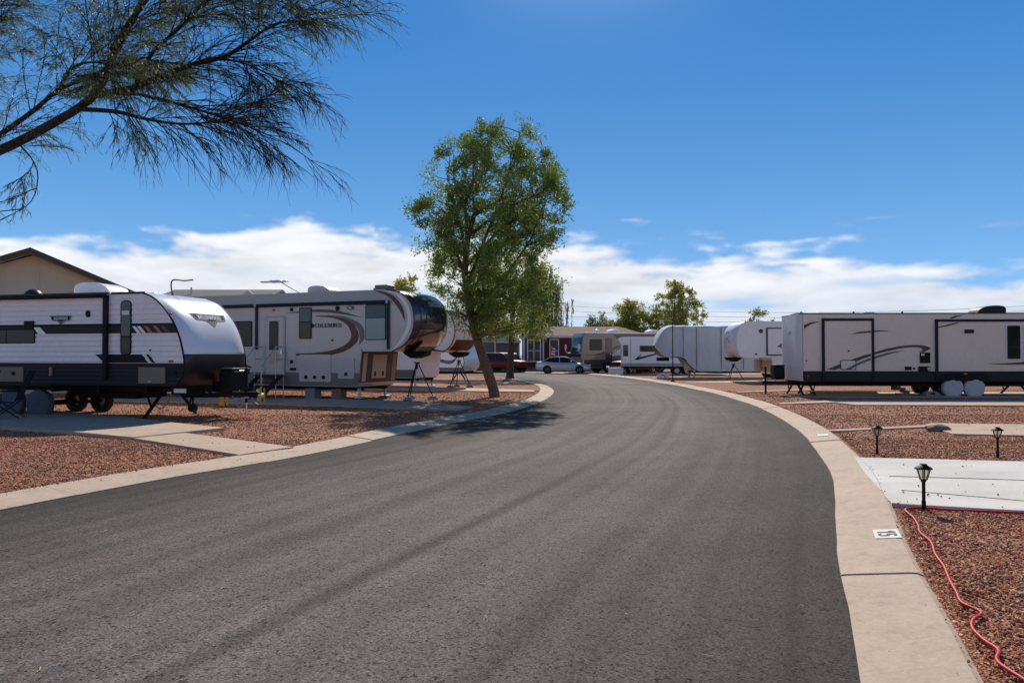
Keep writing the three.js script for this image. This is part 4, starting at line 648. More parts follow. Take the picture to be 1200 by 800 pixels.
  const bb = thing('wheel_chock', 'blue-grey block wedged ahead of the covered trailer wheels', 'chock', at(-4.85, -1.1), ph); part('wedge', extr(shape([[-0.3, 0], [0.3, 0], [0.26, 0.17], [-0.12, 0.17]]), 0.22, 0.01).translate(0, 0.02, -0.11), M.blockGrey, bb); part('slot', bxx(-0.06, 0.12, 0.07, 0.13, -0.115, 0.115), M.black, bb);
}
// 5 ---------- white fifth-wheel behind it
{
  const R = 3.55, t = thing('fifth_wheel_caravan', 'white fifth-wheel caravan with pale lilac rounded nose and mountain emblem', 'caravan', [14.95, 0, -45.4], Math.PI + 0.0);
  const prof = [[1.2, R], [1.62, 3.46], [1.94, 3.1], [2.04, 2.5], [2.0, 1.95], [1.85, 1.55], [1.6, 1.46]];
  const { w, W, px } = fifthWheel(t, { sg: -1, roof: R, length: 10, over: 1.46, prof, wall: M.white, capMat: M.lilac, trim: M.lilac, bow: 0.22, wheels: [-6.4, -7.3] });
  const c = document.createElement('canvas'); c.width = 256; c.height = 256; const k = c.getContext('2d'); k.clearRect(0, 0, 256, 256); k.strokeStyle = '#4a4f63'; k.lineWidth = 12; k.beginPath(); k.moveTo(20, 220); k.quadraticCurveTo(110, 110, 140, 170); k.lineTo(220, 220); k.stroke(); k.fillStyle = '#70768c'; k.fillRect(40, 40, 150, 20); k.fillRect(30, 74, 190, 10); k.fillRect(190, 110, 30, 24);
  const tx = new THREE.CanvasTexture(c); tx.colorSpace = THREE.SRGBColorSpace; const g = shell(prof, W - 0.012, 0.22, 0.32, 0.66, -0.62, 0.4, 0.012, 10, 14, 3.2), uv = g.attributes.uv; for (let i = 0; i < uv.count; i++) { const u = uv.getX(i), v = uv.getY(i); uv.setXY(i, 1 - v, 1 - u); } part('emblem', g, phys(0xffffff, { map: tx, transparent: true, alphaTest: 0.5 }), t);
  { const s = part('slide_out', uvm(bxx(-2.2, 0.28, 1.62, 3.14, -W / 2 - 0.05, -W / 2 + 0.05)), M.white, t); const z0 = -W / 2 - 0.075, z1 = -W / 2 - 0.03; part('frame_side', bxx(0.24, 0.31, 1.58, 3.18, z0, z1), M.charcoal, s); part('frame_top', bxx(-2.2, 0.235, 3.12, 3.18, z0, z1), M.charcoal, s); part('frame_bottom', bxx(-2.2, 0.235, 1.58, 1.64, z0, z1), M.charcoal, s); }
  w.disc('speaker', 0.62, 2.98, 0.12, 0.03, M.brown); w.disc('marker_light', 0.9, 1.66, 0.05, 0.03, M.black); w.put('swoosh', swoosh([[-0.3, 2.1], [-0.6, 2.3], [-0.9, 2.35]], [[-0.3, 2.1], [-0.6, 2.0], [-0.9, 2.05]]), 0.06, M.grey);
  part('front_panel', uvm(bxx(-0.14, -0.02, 0.64, 1.44, -1.18, 1.18)), M.tan, t, 'tan front wall under the overhang'); airUnit(t, -3, R, 0, 1, 0.7, 0.3, M.white);
  part('hook_up_box', box(0.3, 0.7, 0.4, 0.15, 1.0, 0.9, 0.04), M.vinyl, t);
  const p = [14.95 - px, 0, -45.4]; tripod('dark tripod stand under the lilac-nosed caravan', p, 1.09, 0.2);
}
// 6 ---------- caravan under a grey storage cover
{
  const t = thing('covered_caravan', 'fifth-wheel caravan wrapped in a blue-grey storage cover', 'caravan', [11.75, 0, -53.2], Math.PI - 0.02), W = 2.62;
  const side = [[-10.5, 0.55], [-10.5, 3.5], [-10.2, 3.62], [-5, 3.68], [0.6, 3.66], [1.3, 3.58], [1.75, 3.2], [1.9, 2.6], [1.82, 1.9], [1.5, 1.52], [0.5, 1.45], [0.05, 1.35], [-0.3, 0.8], [-0.5, 0.5]];
  const g = grid(90, 40, (u, v) => { // v from one hem over the roof to the other
    const x = mixv(-10.5, 1.92, u), top = x < 0.6 ? 3.66 - 0.03 * Math.abs(Math.sin(x * 2.2)) : mixv(3.66, 2.3, Math.pow((x - 0.6) / 1.32, 3.2)), bot = x > 0.1 ? mixv(1.42, 2.2, Math.pow(Math.max(0, (x - 0.5) / 1.42), 4)) : mixv(0.5, 1.42, sstep(-0.6, 0.1, x));
    const q = v * 2 - 1, a = Math.abs(q), s = Math.sign(q), rr = 0.28; let y, z; const narrow = x > 1.2 ? 1 - 0.55 * Math.pow((x - 1.2) / 0.72, 2) : 1, hw = W / 2 * narrow;
    if (a < 0.3) { z = s * hw * a / 0.3 * 0.88; y = top - 0.08 * Math.pow(a / 0.3, 2); } else if (a < 0.42) { const k = (a - 0.3) / 0.12; z = s * hw * (0.88 + 0.12 * Math.sin(k * 1.57)); y = top - 0.08 - rr * (1 - Math.cos(k * 1.57)) * 0.8; } else { const k = (a - 0.42) / 0.58; z = s * hw; y = mixv(top - 0.08 - rr * 0.8, bot, k); }
    const wr = a > 0.4 ? 0.06 * perlin.noise(x * 1.7, y * 0.8, s) + 0.05 * perlin.noise(x * 4.3, y * 1.1 + x * 0.6, s * 3) + 0.02 * perlin.noise(x * 9, y * 2.5, 8) : 0.02 * perlin.noise(x * 3, z * 3, 5);
    return [x, y + (a < 0.42 ? wr : 0) + 0.02 * perlin.noise(x * 2, 4, s), z + s * wr];
  });
  const cov = part('cover', uvm(toCreasedNormals(g, 1.2)), M.fabricCover, t); cov.material.side = THREE.DoubleSide;
  for (const x of [0.15, -0.75, -2.4, -3.9, -5.9, -8]) part('seam', [bxx(x - 0.02, x + 0.02, x > 0 ? 1.5 : 0.62, 3.42, -W / 2 - 0.045, -W / 2 - 0.02)], M.grey, cov);
  part('hem', [tube([V(-10.4, 0.52, -1.33), V(-6, 0.50, -1.34), V(-0.8, 0.52, -1.34), V(-0.2, 0.95, -1.34), V(0.2, 1.42, -1.33), V(1.0, 1.44, -1.3)], 0.035)], M.charcoal, cov);
  part('pin_box', [bxx(0.9, 1.7, 1.2, 1.44, -0.25, 0.25)], M.black, t); for (const s of [-1, 1]) part('landing_leg', box(0.12, 0.75, 0.12, -0.7, 0.42, s * 0.9), M.tan, t); for (const x of [-6.2, -7.1]) for (const z of [1, -1]) wheel(t, x, z, 0.38, 0.22); part('chassis', [bxx(-10.2, -0.6, 0.4, 0.55, -0.8, 0.8)], M.black, t); part('front_panel', bxx(-0.55, -0.4, 0.55, 1.4, -1.1, 1.1), M.tan, t);
  part('rear_panel', bxx(-10.45, -10.3, 0.55, 3.5, -1.2, 1.2), M.fabricCover, t); part('floor', bxx(-10.3, -0.5, 0.56, 0.62, -1.2, 1.2), M.black, t);
}
// 7 ---------- smaller white trailer
{
  const t = thing('travel_trailer', 'small white trailer with black check-mark stripe beside the covered caravan', 'trailer', [9.0, 0, -63.2], Math.PI - 0.12);
  const { w, W } = plainTrailer(t, { prof: [[-0.5, 3.1], [0.05, 3.04], [0.26, 2.84], [0.12, 2.62], [0, 2.3], [0, 1.4], [0, 0.7]], length: 8, floor: 0.7, wall: M.white, capMat: M.white, trim: M.lilac, bow: 0.05, wheels: [-4.4, -5.2], sg: -1 });
  w.window(-2.65, 1.88, -1.45, 2.36, 0.04, { mullion: true }); w.window(-0.52, 1.5, -0.12, 2.42, 0.03, { split: 0.5 }); w.put('swoosh', shape([[-1.0, 1.22], [-1.2, 1.40], [-2.0, 1.56], [-3.4, 1.95], [-3.4, 1.85], [-2.0, 1.42], [-1.3, 1.22]]), 0.014, M.charcoal); w.put('swoosh', shape([[-1.0, 1.22], [-1.12, 1.22], [-1.6, 1.66], [-1.5, 1.66]]), 0.016, M.charcoal); w.put('skirt', shape([[-8, 0.72], [-8, 0.95], [-0.02, 0.95], [-0.02, 0.72]]), 0.01, M.midgrey); w.put('panel_seam', shape([[-0.75, 0.72], [-0.72, 0.72], [-0.72, 2.9], [-0.75, 2.9]]), 0.012, M.grey); airUnit(t, -3.2, 3.1, 0, 1, 0.7, 0.26, M.white); stab(t, -0.6, W, 0.55);
}

// ---------------------------------------------------------------- trees
const leafMat = (c, o = {}) => phys(c, { roughness: 0.62, transmission: 0.55, thickness: 0, side: THREE.DoubleSide, vertexColors: true, ...o });
const barkMat = (c) => std(c, { map: rep(barkTex, 2), bumpMap: rep(barkTex, 2), bumpScale: 0.02, roughness: 0.95 });
const BARK = { tan: barkMat(lin(0.23, 0.15, 0.10)), dark: barkMat(lin(0.085, 0.06, 0.048)), grey: barkMat(lin(0.16, 0.125, 0.10)) };
const LEAF = { green: leafMat(lin(0.205, 0.295, 0.03)), lime: leafMat(lin(0.33, 0.36, 0.035)), grey: leafMat(lin(0.20, 0.23, 0.07)), olive: leafMat(lin(0.20, 0.24, 0.055)) };
function limb(pts, r0, r1, seg = 8) { // a tapering, slightly knobbly branch through points
  const c = new THREE.CatmullRomCurve3(pts), n = Math.max(3, pts.length * 3), fr = c.computeFrenetFrames(n, false), P = [], U = [], I = [], len = c.getLength();
  for (let i = 0; i <= n; i++) { const q = c.getPointAt(i / n), r = mixv(r0, r1, i / n); for (let j = 0; j <= seg; j++) { const a = j / seg * Math.PI * 2, k = r * (1 + (r > 0.05 ? 0.12 * perlin.noise(q.x * 3 + Math.cos(a), q.y * 2, q.z * 3 + Math.sin(a)) : 0)); P.push(q.x + k * (Math.cos(a) * fr.normals[i].x + Math.sin(a) * fr.binormals[i].x), q.y + k * (Math.cos(a) * fr.normals[i].y + Math.sin(a) * fr.binormals[i].y), q.z + k * (Math.cos(a) * fr.normals[i].z + Math.sin(a) * fr.binormals[i].z)); U.push(j / seg, i / n * len); } }
  for (let i = 0; i < n; i++) for (let j = 0; j < seg; j++) { const a = i * (seg + 1) + j, b = a + 1, d = a + seg + 1, e = d + 1; I.push(a, b, e, a, e, d); }
  const g = new THREE.BufferGeometry(); g.setAttribute('position', new THREE.Float32BufferAttribute(P, 3)); g.setAttribute('uv', new THREE.Float32BufferAttribute(U, 2)); g.setIndex(I); g.computeVertexNormals(); return g;
}
class Leaves { // many small folded blades, each with a hue of its own
  constructor(r) { this.p = []; this.c = []; this.r = r; }
  add(x, y, z, dx, dy, dz, l, w, hue) {
    const r = this.r, d = V(dx, dy, dz).normalize(), s = V(r() - 0.5, r() - 0.5, r() - 0.5).cross(d).normalize().multiplyScalar(w / 2), n = V().crossVectors(d, s).normalize().multiplyScalar(w * 0.18);
    const b = [x, y, z], t = [x + d.x * l, y + d.y * l, z + d.z * l], m = [x + d.x * l * 0.45, y + d.y * l * 0.45, z + d.z * l * 0.45], L = [m[0] + s.x + n.x, m[1] + s.y + n.y, m[2] + s.z + n.z], R = [m[0] - s.x + n.x, m[1] - s.y + n.y, m[2] - s.z + n.z];
    this.p.push(...b, ...L, ...t, ...b, ...t, ...R); for (let i = 0; i < 6; i++) this.c.push(...hue);
  }
  build() { const g = new THREE.BufferGeometry(); g.setAttribute('position', new THREE.Float32BufferAttribute(this.p, 3)); g.setAttribute('color', new THREE.Float32BufferAttribute(this.c, 3)); g.computeVertexNormals(); return g; }
}
// outline: [[height, xmin, xmax]...]; clumps of leaves on twigs that spring from the limbs
function leafyTree(t, o) {
  const r = rng(o.seed), wood = [], twigs = [], L = new Leaves(r), nodes = [];
  const trunk = o.trunk.map(([x, y, z]) => V(x, y, z));
  wood.push(limb(trunk, o.r0, o.r1, 10)); const tc = new THREE.CatmullRomCurve3(trunk); for (let i = 4; i <= 12; i++) nodes.push(tc.getPointAt(i / 12));
  if (o.flare) wood.push(limb([trunk[0].clone().add(V(0, -0.12, 0)), trunk[0].clone().lerp(trunk[1], 0.25)], o.r0 * 1.5, o.r0 * 0.96, 10));
  const at = (y) => { const E = o.outline; for (let i = 1; i < E.length; i++) if (y <= E[i][0]) { const k = (y - E[i - 1][0]) / (E[i][0] - E[i - 1][0]); return [mixv(E[i - 1][1], E[i][1], k), mixv(E[i - 1][2], E[i][2], k)]; } return E[E.length - 1].slice(1); };
  const y0 = o.outline[0][0], y1 = o.outline[o.outline.length - 1][0];
  const limbs = [];
  for (let i = 0; i < o.limbs; i++) { // main limbs reach for the outline
    const a = tc.getPointAt(0.42 + 0.58 * (i / o.limbs)), y = mixv(Math.max(a.y + 0.6, y0 + 1), y1 - 0.4, Math.min(1, 0.15 + r() * 0.85)), [lo, hi] = at(y), c = (lo + hi) / 2, h = (hi - lo) / 2 * (0.55 + 0.35 * r()), an = i * 2.399 + r() * 0.6;
    const e = V(c + Math.cos(an) * h, y, o.z + Math.sin(an) * h * (o.deep || 0.9)), m = a.clone().lerp(e, 0.5).add(V((r() - 0.5) * 0.6, 0.25 + r() * 0.3, (r() - 0.5) * 0.6));
    const c3 = new THREE.CatmullRomCurve3([a, m, e]); wood.push(limb([a, a.clone().lerp(m, 0.5).add(V(0, 0.05, 0)), m, e], o.r1 * 0.95, 0.02, 6)); limbs.push(c3); for (let k = 2; k <= 8; k++) nodes.push(c3.getPointAt(k / 8));
  }
  for (let i = 0; i < o.clumps; i++) {
    let y, lo, hi, tries = 0; do { y = mixv(y0, y1, r()); [lo, hi] = at(y); } while (r() > (hi - lo) / o.widest && tries++ < 20);
    const c = (lo + hi) / 2, h = (hi - lo) / 2, an = r() * 6.283, q = Math.pow(r(), o.fill || 0.42) * 0.97, p = V(c + Math.cos(an) * h * q, y, o.z + Math.sin(an) * h * q * (o.deep || 0.9));
    let best = nodes[0], bd = 1e9; for (const n of nodes) { const d = n.distanceTo(p) + (n.y > p.y - 0.15 ? 1.4 : 0); if (d < bd) { bd = d; best = n; } }
    if (best.distanceTo(p) < 0.25) best = best.clone().add(V(0.2, -0.35, 0.1)); const mid = best.clone().lerp(p, 0.55).add(V((r() - 0.5) * 0.3, -0.05 + r() * 0.25, (r() - 0.5) * 0.3)), end = p.clone().add(V(Math.cos(an) * 0.15, 0.25 * (o.lift ?? 1), Math.sin(an) * 0.15));
    twigs.push(limb([best, mid, end], 0.02 * (o.twig || 1), 0.005, 4));
    const out = V(Math.cos(an) * 0.5, 0.7 * (o.lift ?? 1), Math.sin(an) * 0.5).normalize(), R = o.clump * (0.65 + 0.7 * r()), n = Math.round(o.leaves * (0.6 + 0.8 * r())), shoots = 5 + Math.floor(r() * 4), tone = 0.82 + 0.4 * r();
    for (let s = 0; s < shoots; s++) {
      const d = V(r() - 0.5, r() - 0.5, r() - 0.5).normalize().multiplyScalar(1.0).add(out.clone().multiplyScalar(0.6)).normalize(), l = R * (0.6 + 0.7 * r());
      for (let k = 0; k < n / shoots; k++) { const u = Math.pow(r(), 0.8) * l, x = p.x + d.x * u + (r() - 0.5) * R * 0.5, yy = p.y + d.y * u + (r() - 0.5) * R * 0.5 - u * u * 0.15, z = p.z + d.z * u + (r() - 0.5) * R * 0.5, f = tone * (0.6 + 0.75 * r()), yel = r() < 0.18 ? 1.45 : 1; L.add(x, yy, z, d.x + (r() - 0.5) * 1.6, d.y + (r() - 0.6) * 1.5, d.z + (r() - 0.5) * 1.6, o.leaf * (0.7 + 0.6 * r()), o.leaf * (o.wide || 0.45) * (0.8 + 0.4 * r()), [f * yel, f, f * 0.9]); }
    }
  }
  part('trunk', wood, o.bark, t); const tw = part('twigs', twigs, o.bark, t); tw.userData.kind = 'stuff'; part('crown', L.build(), o.mat, t);
  return t;
}
// main shade tree leaning out of the gravel
leafyTree(thing('shade_tree', 'tall leafy shade tree with leaning trunk on gravel beside the kerb', 'tree', [-0.62, 0.03, -28.8]), {
  seed: 12, z: 0, r0: 0.21, r1: 0.085, limbs: 11, bark: BARK.tan, mat: LEAF.green, flare: true,
  trunk: [[0, -0.1, 0], [-0.14, 0.5, 0], [-0.36, 1.15, 0], [-0.72, 2.27, 0.05], [-0.98, 3.4, 0.05], [-1.14, 4.7, 0], [-1.04, 5.95, -0.05], [-0.7, 7.2, 0]],
  outline: [[2.35, -0.86, 1.73], [2.9, -1.84, 2.16], [3.4, -1.94, 2.11], [4.35, -2.65, 2.27], [5.3, -2.97, 2.38], [6.4, -2.92, 2.86], [7.3, -3.35, 2.92], [7.7, -2.81, 3.35], [8.2, -2.54, 2.81], [9.0, -2.7, 2.16], [9.5, -1.46, 2.27], [9.9, -0.76, 1.84], [10.15, -0.43, 0.54]],
  widest: 6.4, clumps: 350, clump: 0.5, leaves: 210, leaf: 0.105, wide: 0.46, deep: 0.85, fill: 0.5,
});
leafyTree(thing('shade_tree', 'younger shade tree with straight dark trunk near the maroon house', 'tree', [-0.15, 0.03, -51.4]), {
  seed: 31, z: 0, r0: 0.27, r1: 0.11, limbs: 8, bark: BARK.dark, mat: LEAF.lime, flare: true,
  trunk: [[0, -0.1, 0], [0.05, 1.2, 0], [0.12, 2.6, 0], [0.2, 4.2, 0], [0.3, 6, 0]],
  outline: [[2.7, -1.6, 2.0], [3.6, -2.4, 2.7], [5, -2.9, 3.1], [6.4, -2.8, 3.1], [8, -2.2, 2.4], [9, -0.8, 1.2]],
  widest: 6, clumps: 150, clump: 0.6, leaves: 130, leaf: 0.15, wide: 0.5,
});
// weeping tree behind it: long hanging strands
{
  const t = thing('weeping_tree', 'weeping tree with long hanging grey-green strands behind the shade trees', 'tree', [3.6, -0.25, -92]), r = rng(77), L = new Leaves(r), wood = [], tw = [];
  wood.push(limb([V(0, 0, 0), V(0.1, 2.5, 0), V(0, 5, 0.1), V(0.1, 7.5, 0)], 0.24, 0.08, 8));
  for (let i = 0; i < 26; i++) {
    const a = i * 2.4, y = 4.6 + r() * 4.2, rad = (1.5 + r() * 1.4) * (1 - (y - 4.6) / 9), e = V(Math.cos(a) * rad, y, Math.sin(a) * rad), s = V(0.05, y - 1.6, 0); wood.push(limb([s, s.clone().lerp(e, 0.5).add(V(0, 0.9, 0)), e], 0.05, 0.015, 5));
    for (let k = 0; k < 9; k++) { const b = s.clone().lerp(e, 0.55 + r() * 0.5).add(V((r() - 0.5) * 0.4, 0.5 * r(), (r() - 0.5) * 0.4)), l = 1.0 + r() * 1.9, sway = V((r() - 0.5) * 0.4, 0, (r() - 0.5) * 0.4); tw.push(limb([b, b.clone().add(V(sway.x * 0.6, -l * 0.4, sway.z)), b.clone().add(V(sway.x, -l, sway.z * 1.4))], 0.012, 0.004, 4)); for (let q = 0; q < 56; q++) { const u = r(), f = 0.75 + 0.5 * r(); L.add(b.x + sway.x * u + (r() - 0.5) * 0.12, b.y - l * u, b.z + sway.z * u + (r() - 0.5) * 0.12, (r() - 0.5) * 0.7, -1, (r() - 0.5) * 0.7, 0.18, 0.05, [f, f, f]); } }
  }
  t.scale.setScalar(1.5); part('trunk', wood, BARK.grey, t); part('twigs', tw, BARK.grey, t).userData.kind = 'stuff'; part('crown', L.build(), LEAF.grey, t);
}
// trees beyond the far roofs
const farTree = (label, x, z, w, h, o = {}) => leafyTree(thing(o.name || 'leafy_tree', label, 'tree', [x, -0.25, z], 0, 'trees beyond the far roofs'), { seed: o.seed || 3, z: 0, r0: 0.24, r1: 0.09, limbs: 8, bark: BARK.grey, mat: o.mat || LEAF.lime, trunk: [[0, 0, 0], [0.1, h * 0.25, 0], [-0.05, h * 0.5, 0], [0.05, h * 0.72, 0]], outline: [[h * 0.12, -w * 0.32, w * 0.3], [h * 0.35, -w * 0.5, w * 0.48], [h * 0.62, -w * 0.5, w * 0.5], [h * 0.82, -w * 0.36, w * 0.4], [h * 0.95, -w * 0.16, w * 0.2], [h, -w * 0.05, w * 0.06]], widest: w, clumps: o.clumps || 110, clump: 0.8, leaves: 130, leaf: 0.24, fill: 0.55, wide: 0.5, ...o.more });
farTree('round bright green tree standing tallest behind the brown roof', 20.6, -97, 7.0, 11.0, { seed: 6, clumps: 200 });
farTree('broad green tree beside the tallest one behind the brown roof', 15.2, -99, 6.6, 8.6, { seed: 9, clumps: 190 });
farTree('low spreading green tree behind the ridge of the brown roof', 11.8, -104, 4.4, 7.4, { seed: 19, clumps: 80, mat: LEAF.olive });
farTree('feathery dark green bush showing over the maroon house roof', 4.8, -94, 6.5, 6.2, { seed: 23, clumps: 80, mat: LEAF.olive });
farTree('wispy thin tree showing above the lilac-nosed caravan', 29.5, -92, 5.2, 6.9, { seed: 27, clumps: 46, mat: LEAF.olive });
farTree('green tree top showing above the grey caravan roof', -8.8, -62, 4.2, 8.2, { seed: 33, clumps: 80 });
farTree('leafy tree behind the grey carport', -4.6, -92, 6, 7.2, { seed: 44, clumps: 80 });
{ // drooping tree at the left: one heavy limb reaching over the lots, fine hanging shoots and narrow leaves
  const t = thing('willow_leaved_tree', 'drooping narrow-leaved tree reaching a dark limb over the lots', 'tree', [-7.0, 0, -6.9]), O = t.position, r = rng(2024), L = new Leaves(r), wood = [], tw = [];
  const W = (x, y, z) => V(x - O.x, y, z - O.z);
  // main limbs in metres
  const A = [W(-7.0, -0.15, -6.9), W(-6.95, 1.1, -6.9), W(-6.5, 2.25, -7.0), W(-5.69, 3.15, -7.13), W(-4.82, 3.53, -7.20), W(-4.39, 3.75, -7.20), W(-3.93, 4.06, -7.20), W(-3.80, 4.35, -7.20), W(-3.69, 4.64, -7.24), W(-3.56, 4.91, -7.27), W(-3.46, 5.42, -7.34)];
  const B = [W(-3.96, 4.05, -7.20), W(-3.61, 4.09, -7.16), W(-3.29, 4.16, -7.06), W(-2.95, 4.25, -6.98), W(-2.59, 4.31, -6.91), W(-2.33, 4.44, -6.84), W(-2.11, 4.54, -6.77), W(-1.87, 4.57, -6.77)];
  const C = [W(-4.09, 3.92, -7.20), W(-3.69, 3.87, -7.13), W(-3.36, 3.76, -6.98), W(-2.97, 3.67, -6.84), W(-2.71, 3.66, -6.77), W(-2.43, 3.70, -6.70)];
  const D = [W(-3.93, 4.06, -7.20), W(-3.63, 4.11, -7.34), W(-3.23, 4.05, -7.49), W(-2.90, 3.96, -7.56), W(-2.58, 3.86, -7.63), W(-2.31, 3.75, -7.70)];
  const E = [W(-5.26, 3.36, -7.16), W(-4.86, 3.76, -7.34), W(-4.68, 4.01, -7.49), W(-4.52, 4.26, -7.63), W(-4.32, 4.38, -7.70), W(-4.08, 4.55, -7.78), W(-3.74, 4.70, -7.92)];
  const F = [W(-4.52, 4.26, -7.63), W(-4.25, 4.35, -7.34), W(-3.89, 4.31, -7.06), W(-3.60, 4.22, -6.91)];
  const G = [W(-3.78, 4.48, -7.20), W(-3.56, 4.66, -7.06), W(-3.26, 4.91, -6.91), W(-3.03, 5.13, -6.77), W(-2.74, 5.27, -6.62)];
  const H = [W(-3.52, 4.12, -7.13), W(-3.26, 4.34, -6.91), W(-2.97, 4.49, -6.77), W(-2.62, 4.70, -6.62), W(-2.33, 4.80, -6.55), W(-2.04, 4.84, -6.48)];
  const K = [W(-4.97, 3.47, -7.20), W(-5.33, 4.05, -7.49), W(-5.47, 4.62, -7.63), W(-5.33, 5.20, -7.78)];
  const J = [W(-2.69, 4.29, -6.93), W(-2.45, 4.23, -6.84), W(-2.22, 4.12, -6.77), W(-2.01, 3.98, -6.70)];
  const N = [W(-4.68, 3.62, -7.20), W(-4.43, 3.40, -7.06), W(-4.33, 3.22, -6.98), W(-4.39, 3.00, -6.98), W(-4.61, 2.82, -6.91)];
  const main = [[A, 0.085, 0.022, 12], [B, 0.036, 0.008, 30], [C, 0.024, 0.005, 30], [D, 0.02, 0.004, 30], [E, 0.032, 0.008, 40], [F, 0.02, 0.006, 20], [G, 0.03, 0.009, 26], [H, 0.02, 0.005, 34], [K, 0.032, 0.012, 40], [J, 0.012, 0.004, 16], [N, 0.008, 0.003, 4]];
  const hang = (p, dir, l, lev, leafy, rad) => { // one shoot that sets out along dir and bends under its own weight
    const pts = [p.clone()], d = dir.clone(), n = 5; let q = p.clone(); for (let i = 0; i < n; i++) { d.y -= 0.015 + 0.055 * lev; d.x += (r() - 0.5) * 0.28; d.z += (r() - 0.5) * 0.28; d.normalize(); q = q.clone().addScaledVector(d, l / n); pts.push(q); }
    tw.push(limb(pts, rad, rad * 0.35, 4)); const c = new THREE.CatmullRomCurve3(pts);
    if (lev < 2) { const k = lev === 0 ? 6 + Math.floor(r() * 4) : 3 + Math.floor(r() * 3); for (let i = 0; i < k; i++) { const u = 0.25 + 0.72 * r(), s = c.getPointAt(u), tg = c.getTangentAt(u); hang(s, tg.add(V((r() - 0.5) * 1.5, (r() - 0.5) * 0.8, (r() - 0.5) * 1.5)).normalize(), l * (0.4 + 0.3 * r()), lev + 1, leafy * (0.6 + 0.8 * r()), rad * 0.6); } }
    if (lev > 0) { const m = Math.round(leafy * l * 18); for (let i = 0; i < m; i++) { const u = r(), s = c.getPointAt(u), tg = c.getTangentAt(u), f = 0.7 + 0.6 * r(), dry = r() < 0.06 ? 1.9 : 1; L.add(s.x, s.y, s.z, tg.x * 0.6 + (r() - 0.5) * 0.9, tg.y * 0.4 - 0.55, tg.z * 0.6 + (r() - 0.5) * 0.9, 0.04 + 0.04 * r(), 0.0045 + 0.003 * r(), [f * dry, f, f * 0.9]); } }
  };
  for (const [P, r0, r1, n] of main) {
    wood.push(limb(P, r0, r1, P === A ? 12 : 7)); const c = new THREE.CatmullRomCurve3(P);
    for (let i = 0; i < n; i++) {
      const u = P === A ? 0.55 + 0.45 * r() : 0.12 + 0.88 * Math.pow(r(), 0.8), p = c.getPointAt(u), tg = c.getTangentAt(u), wx = p.x + O.x;
      const leafy = wx < -3.6 ? 1.5 : p.y > 4.3 ? 1.0 : wx > -2.4 && p.y > 4.05 ? 0.6 : 0.04;
      hang(p, tg.multiplyScalar(0.9).add(V((r() - 0.5) * 1.3, (r() - 0.42) * 1.2, (r() - 0.5) * 1.5)).normalize(), (P === N ? 0.2 : P === C || P === D ? 0.3 : P === J ? 0.26 : 0.4) + (P === J ? 0.28 : 0.40) * r(), 0, leafy, 0.0055);
    }
  }
  { const c = new THREE.CatmullRomCurve3(A); for (let i = 0; i < 14; i++) { const p = c.getPointAt(0.40 + 0.26 * r()), d = V((r() - 0.4) * 0.9, -0.35 - 0.5 * r(), (r() - 0.5) * 1.2).normalize(); hang(p, d, 0.3 + 0.35 * r(), 0, 1.0, 0.005); } const q = [C, D].map((P) => new THREE.CatmullRomCurve3(P)); for (let i = 0; i < 26; i++) { const p = q[i % 2].getPointAt(0.35 + 0.6 * r()); hang(p, V(0.5 + r() * 0.6, -0.5 - 0.4 * r(), (r() - 0.5) * 1.2).normalize(), 0.35 + 0.3 * r(), 1, 0.03, 0.004); } }
  part('trunk', wood, BARK.dark, t); part('twigs', tw, BARK.dark, t).userData.kind = 'stuff'; part('crown', L.build(), LEAF.olive, t); console.log('willow leaves', L.p.length / 18, 'twigs', tw.length);
}

// trees and a garden wall behind the camera: what the window panes of the caravans mirror
[[34, 16, 8.6, 3], [47, 24, 9.4, 5], [61, 30, 8.2, 8], [22, 26, 7.4, 14], [-26, 14, 8.4, 15], [-39, 20, 9.2, 17], [-14, 28, 7.8, 21]].forEach(([x, z, h, s], i) => leafyTree(thing('leafy_tree', ['wide olive tree across the lane mirrored in trailer panes', 'tallest olive tree across the lane mirrored in trailer panes', 'outermost olive tree across the lane by the garden wall', 'lowest olive tree across the lane by the garden wall', 'olive tree across the lane facing the ribbed trailer', 'tall olive tree across the lane beyond the ribbed trailer', 'olive tree across the lane by the middle of the garden wall'][i], 'tree', [x, -0.25, z]), { seed: s, z: 0, r0: 0.24, r1: 0.09, limbs: 6, bark: BARK.grey, mat: LEAF.olive, trunk: [[0, 0, 0], [0.1, h * 0.25, 0], [-0.05, h * 0.5, 0], [0.05, h * 0.72, 0]], outline: [[h * 0.15, -h * 0.4, h * 0.4], [h * 0.5, -h * 0.52, h * 0.5], [h * 0.8, -h * 0.4, h * 0.38], [h, -0.5, 0.5]], widest: h, clumps: 120, clump: 1.0, leaves: 60, leaf: 0.42, wide: 0.5 }));

// ---------------------------------------------------------------- houses
const roofMat = { brown: std(lin(0.165, 0.10, 0.068), { map: rep(concreteTex, 0.4), roughness: 0.95 }), grey: std(lin(0.16, 0.155, 0.14), { map: rep(concreteTex, 0.5), roughness: 0.95 }), metal: std(lin(0.52, 0.55, 0.60), { roughness: 0.5, metalness: 0.2 }) };
const wallMat = { maroon: std(lin(0.135, 0.022, 0.024), { map: rep(grimeTex, 0.3), roughness: 0.8 }), beige: std(lin(0.60, 0.50, 0.37), { map: rep(grimeTex, 0.3), roughness: 0.85 }), taupe: std(lin(0.21, 0.175, 0.145), { map: rep(grimeTex, 0.3), roughness: 0.85 }), trim: std(lin(0.66, 0.62, 0.60), { roughness: 0.7 }), fascia: std(lin(0.075, 0.048, 0.034), { roughness: 0.7 }) };
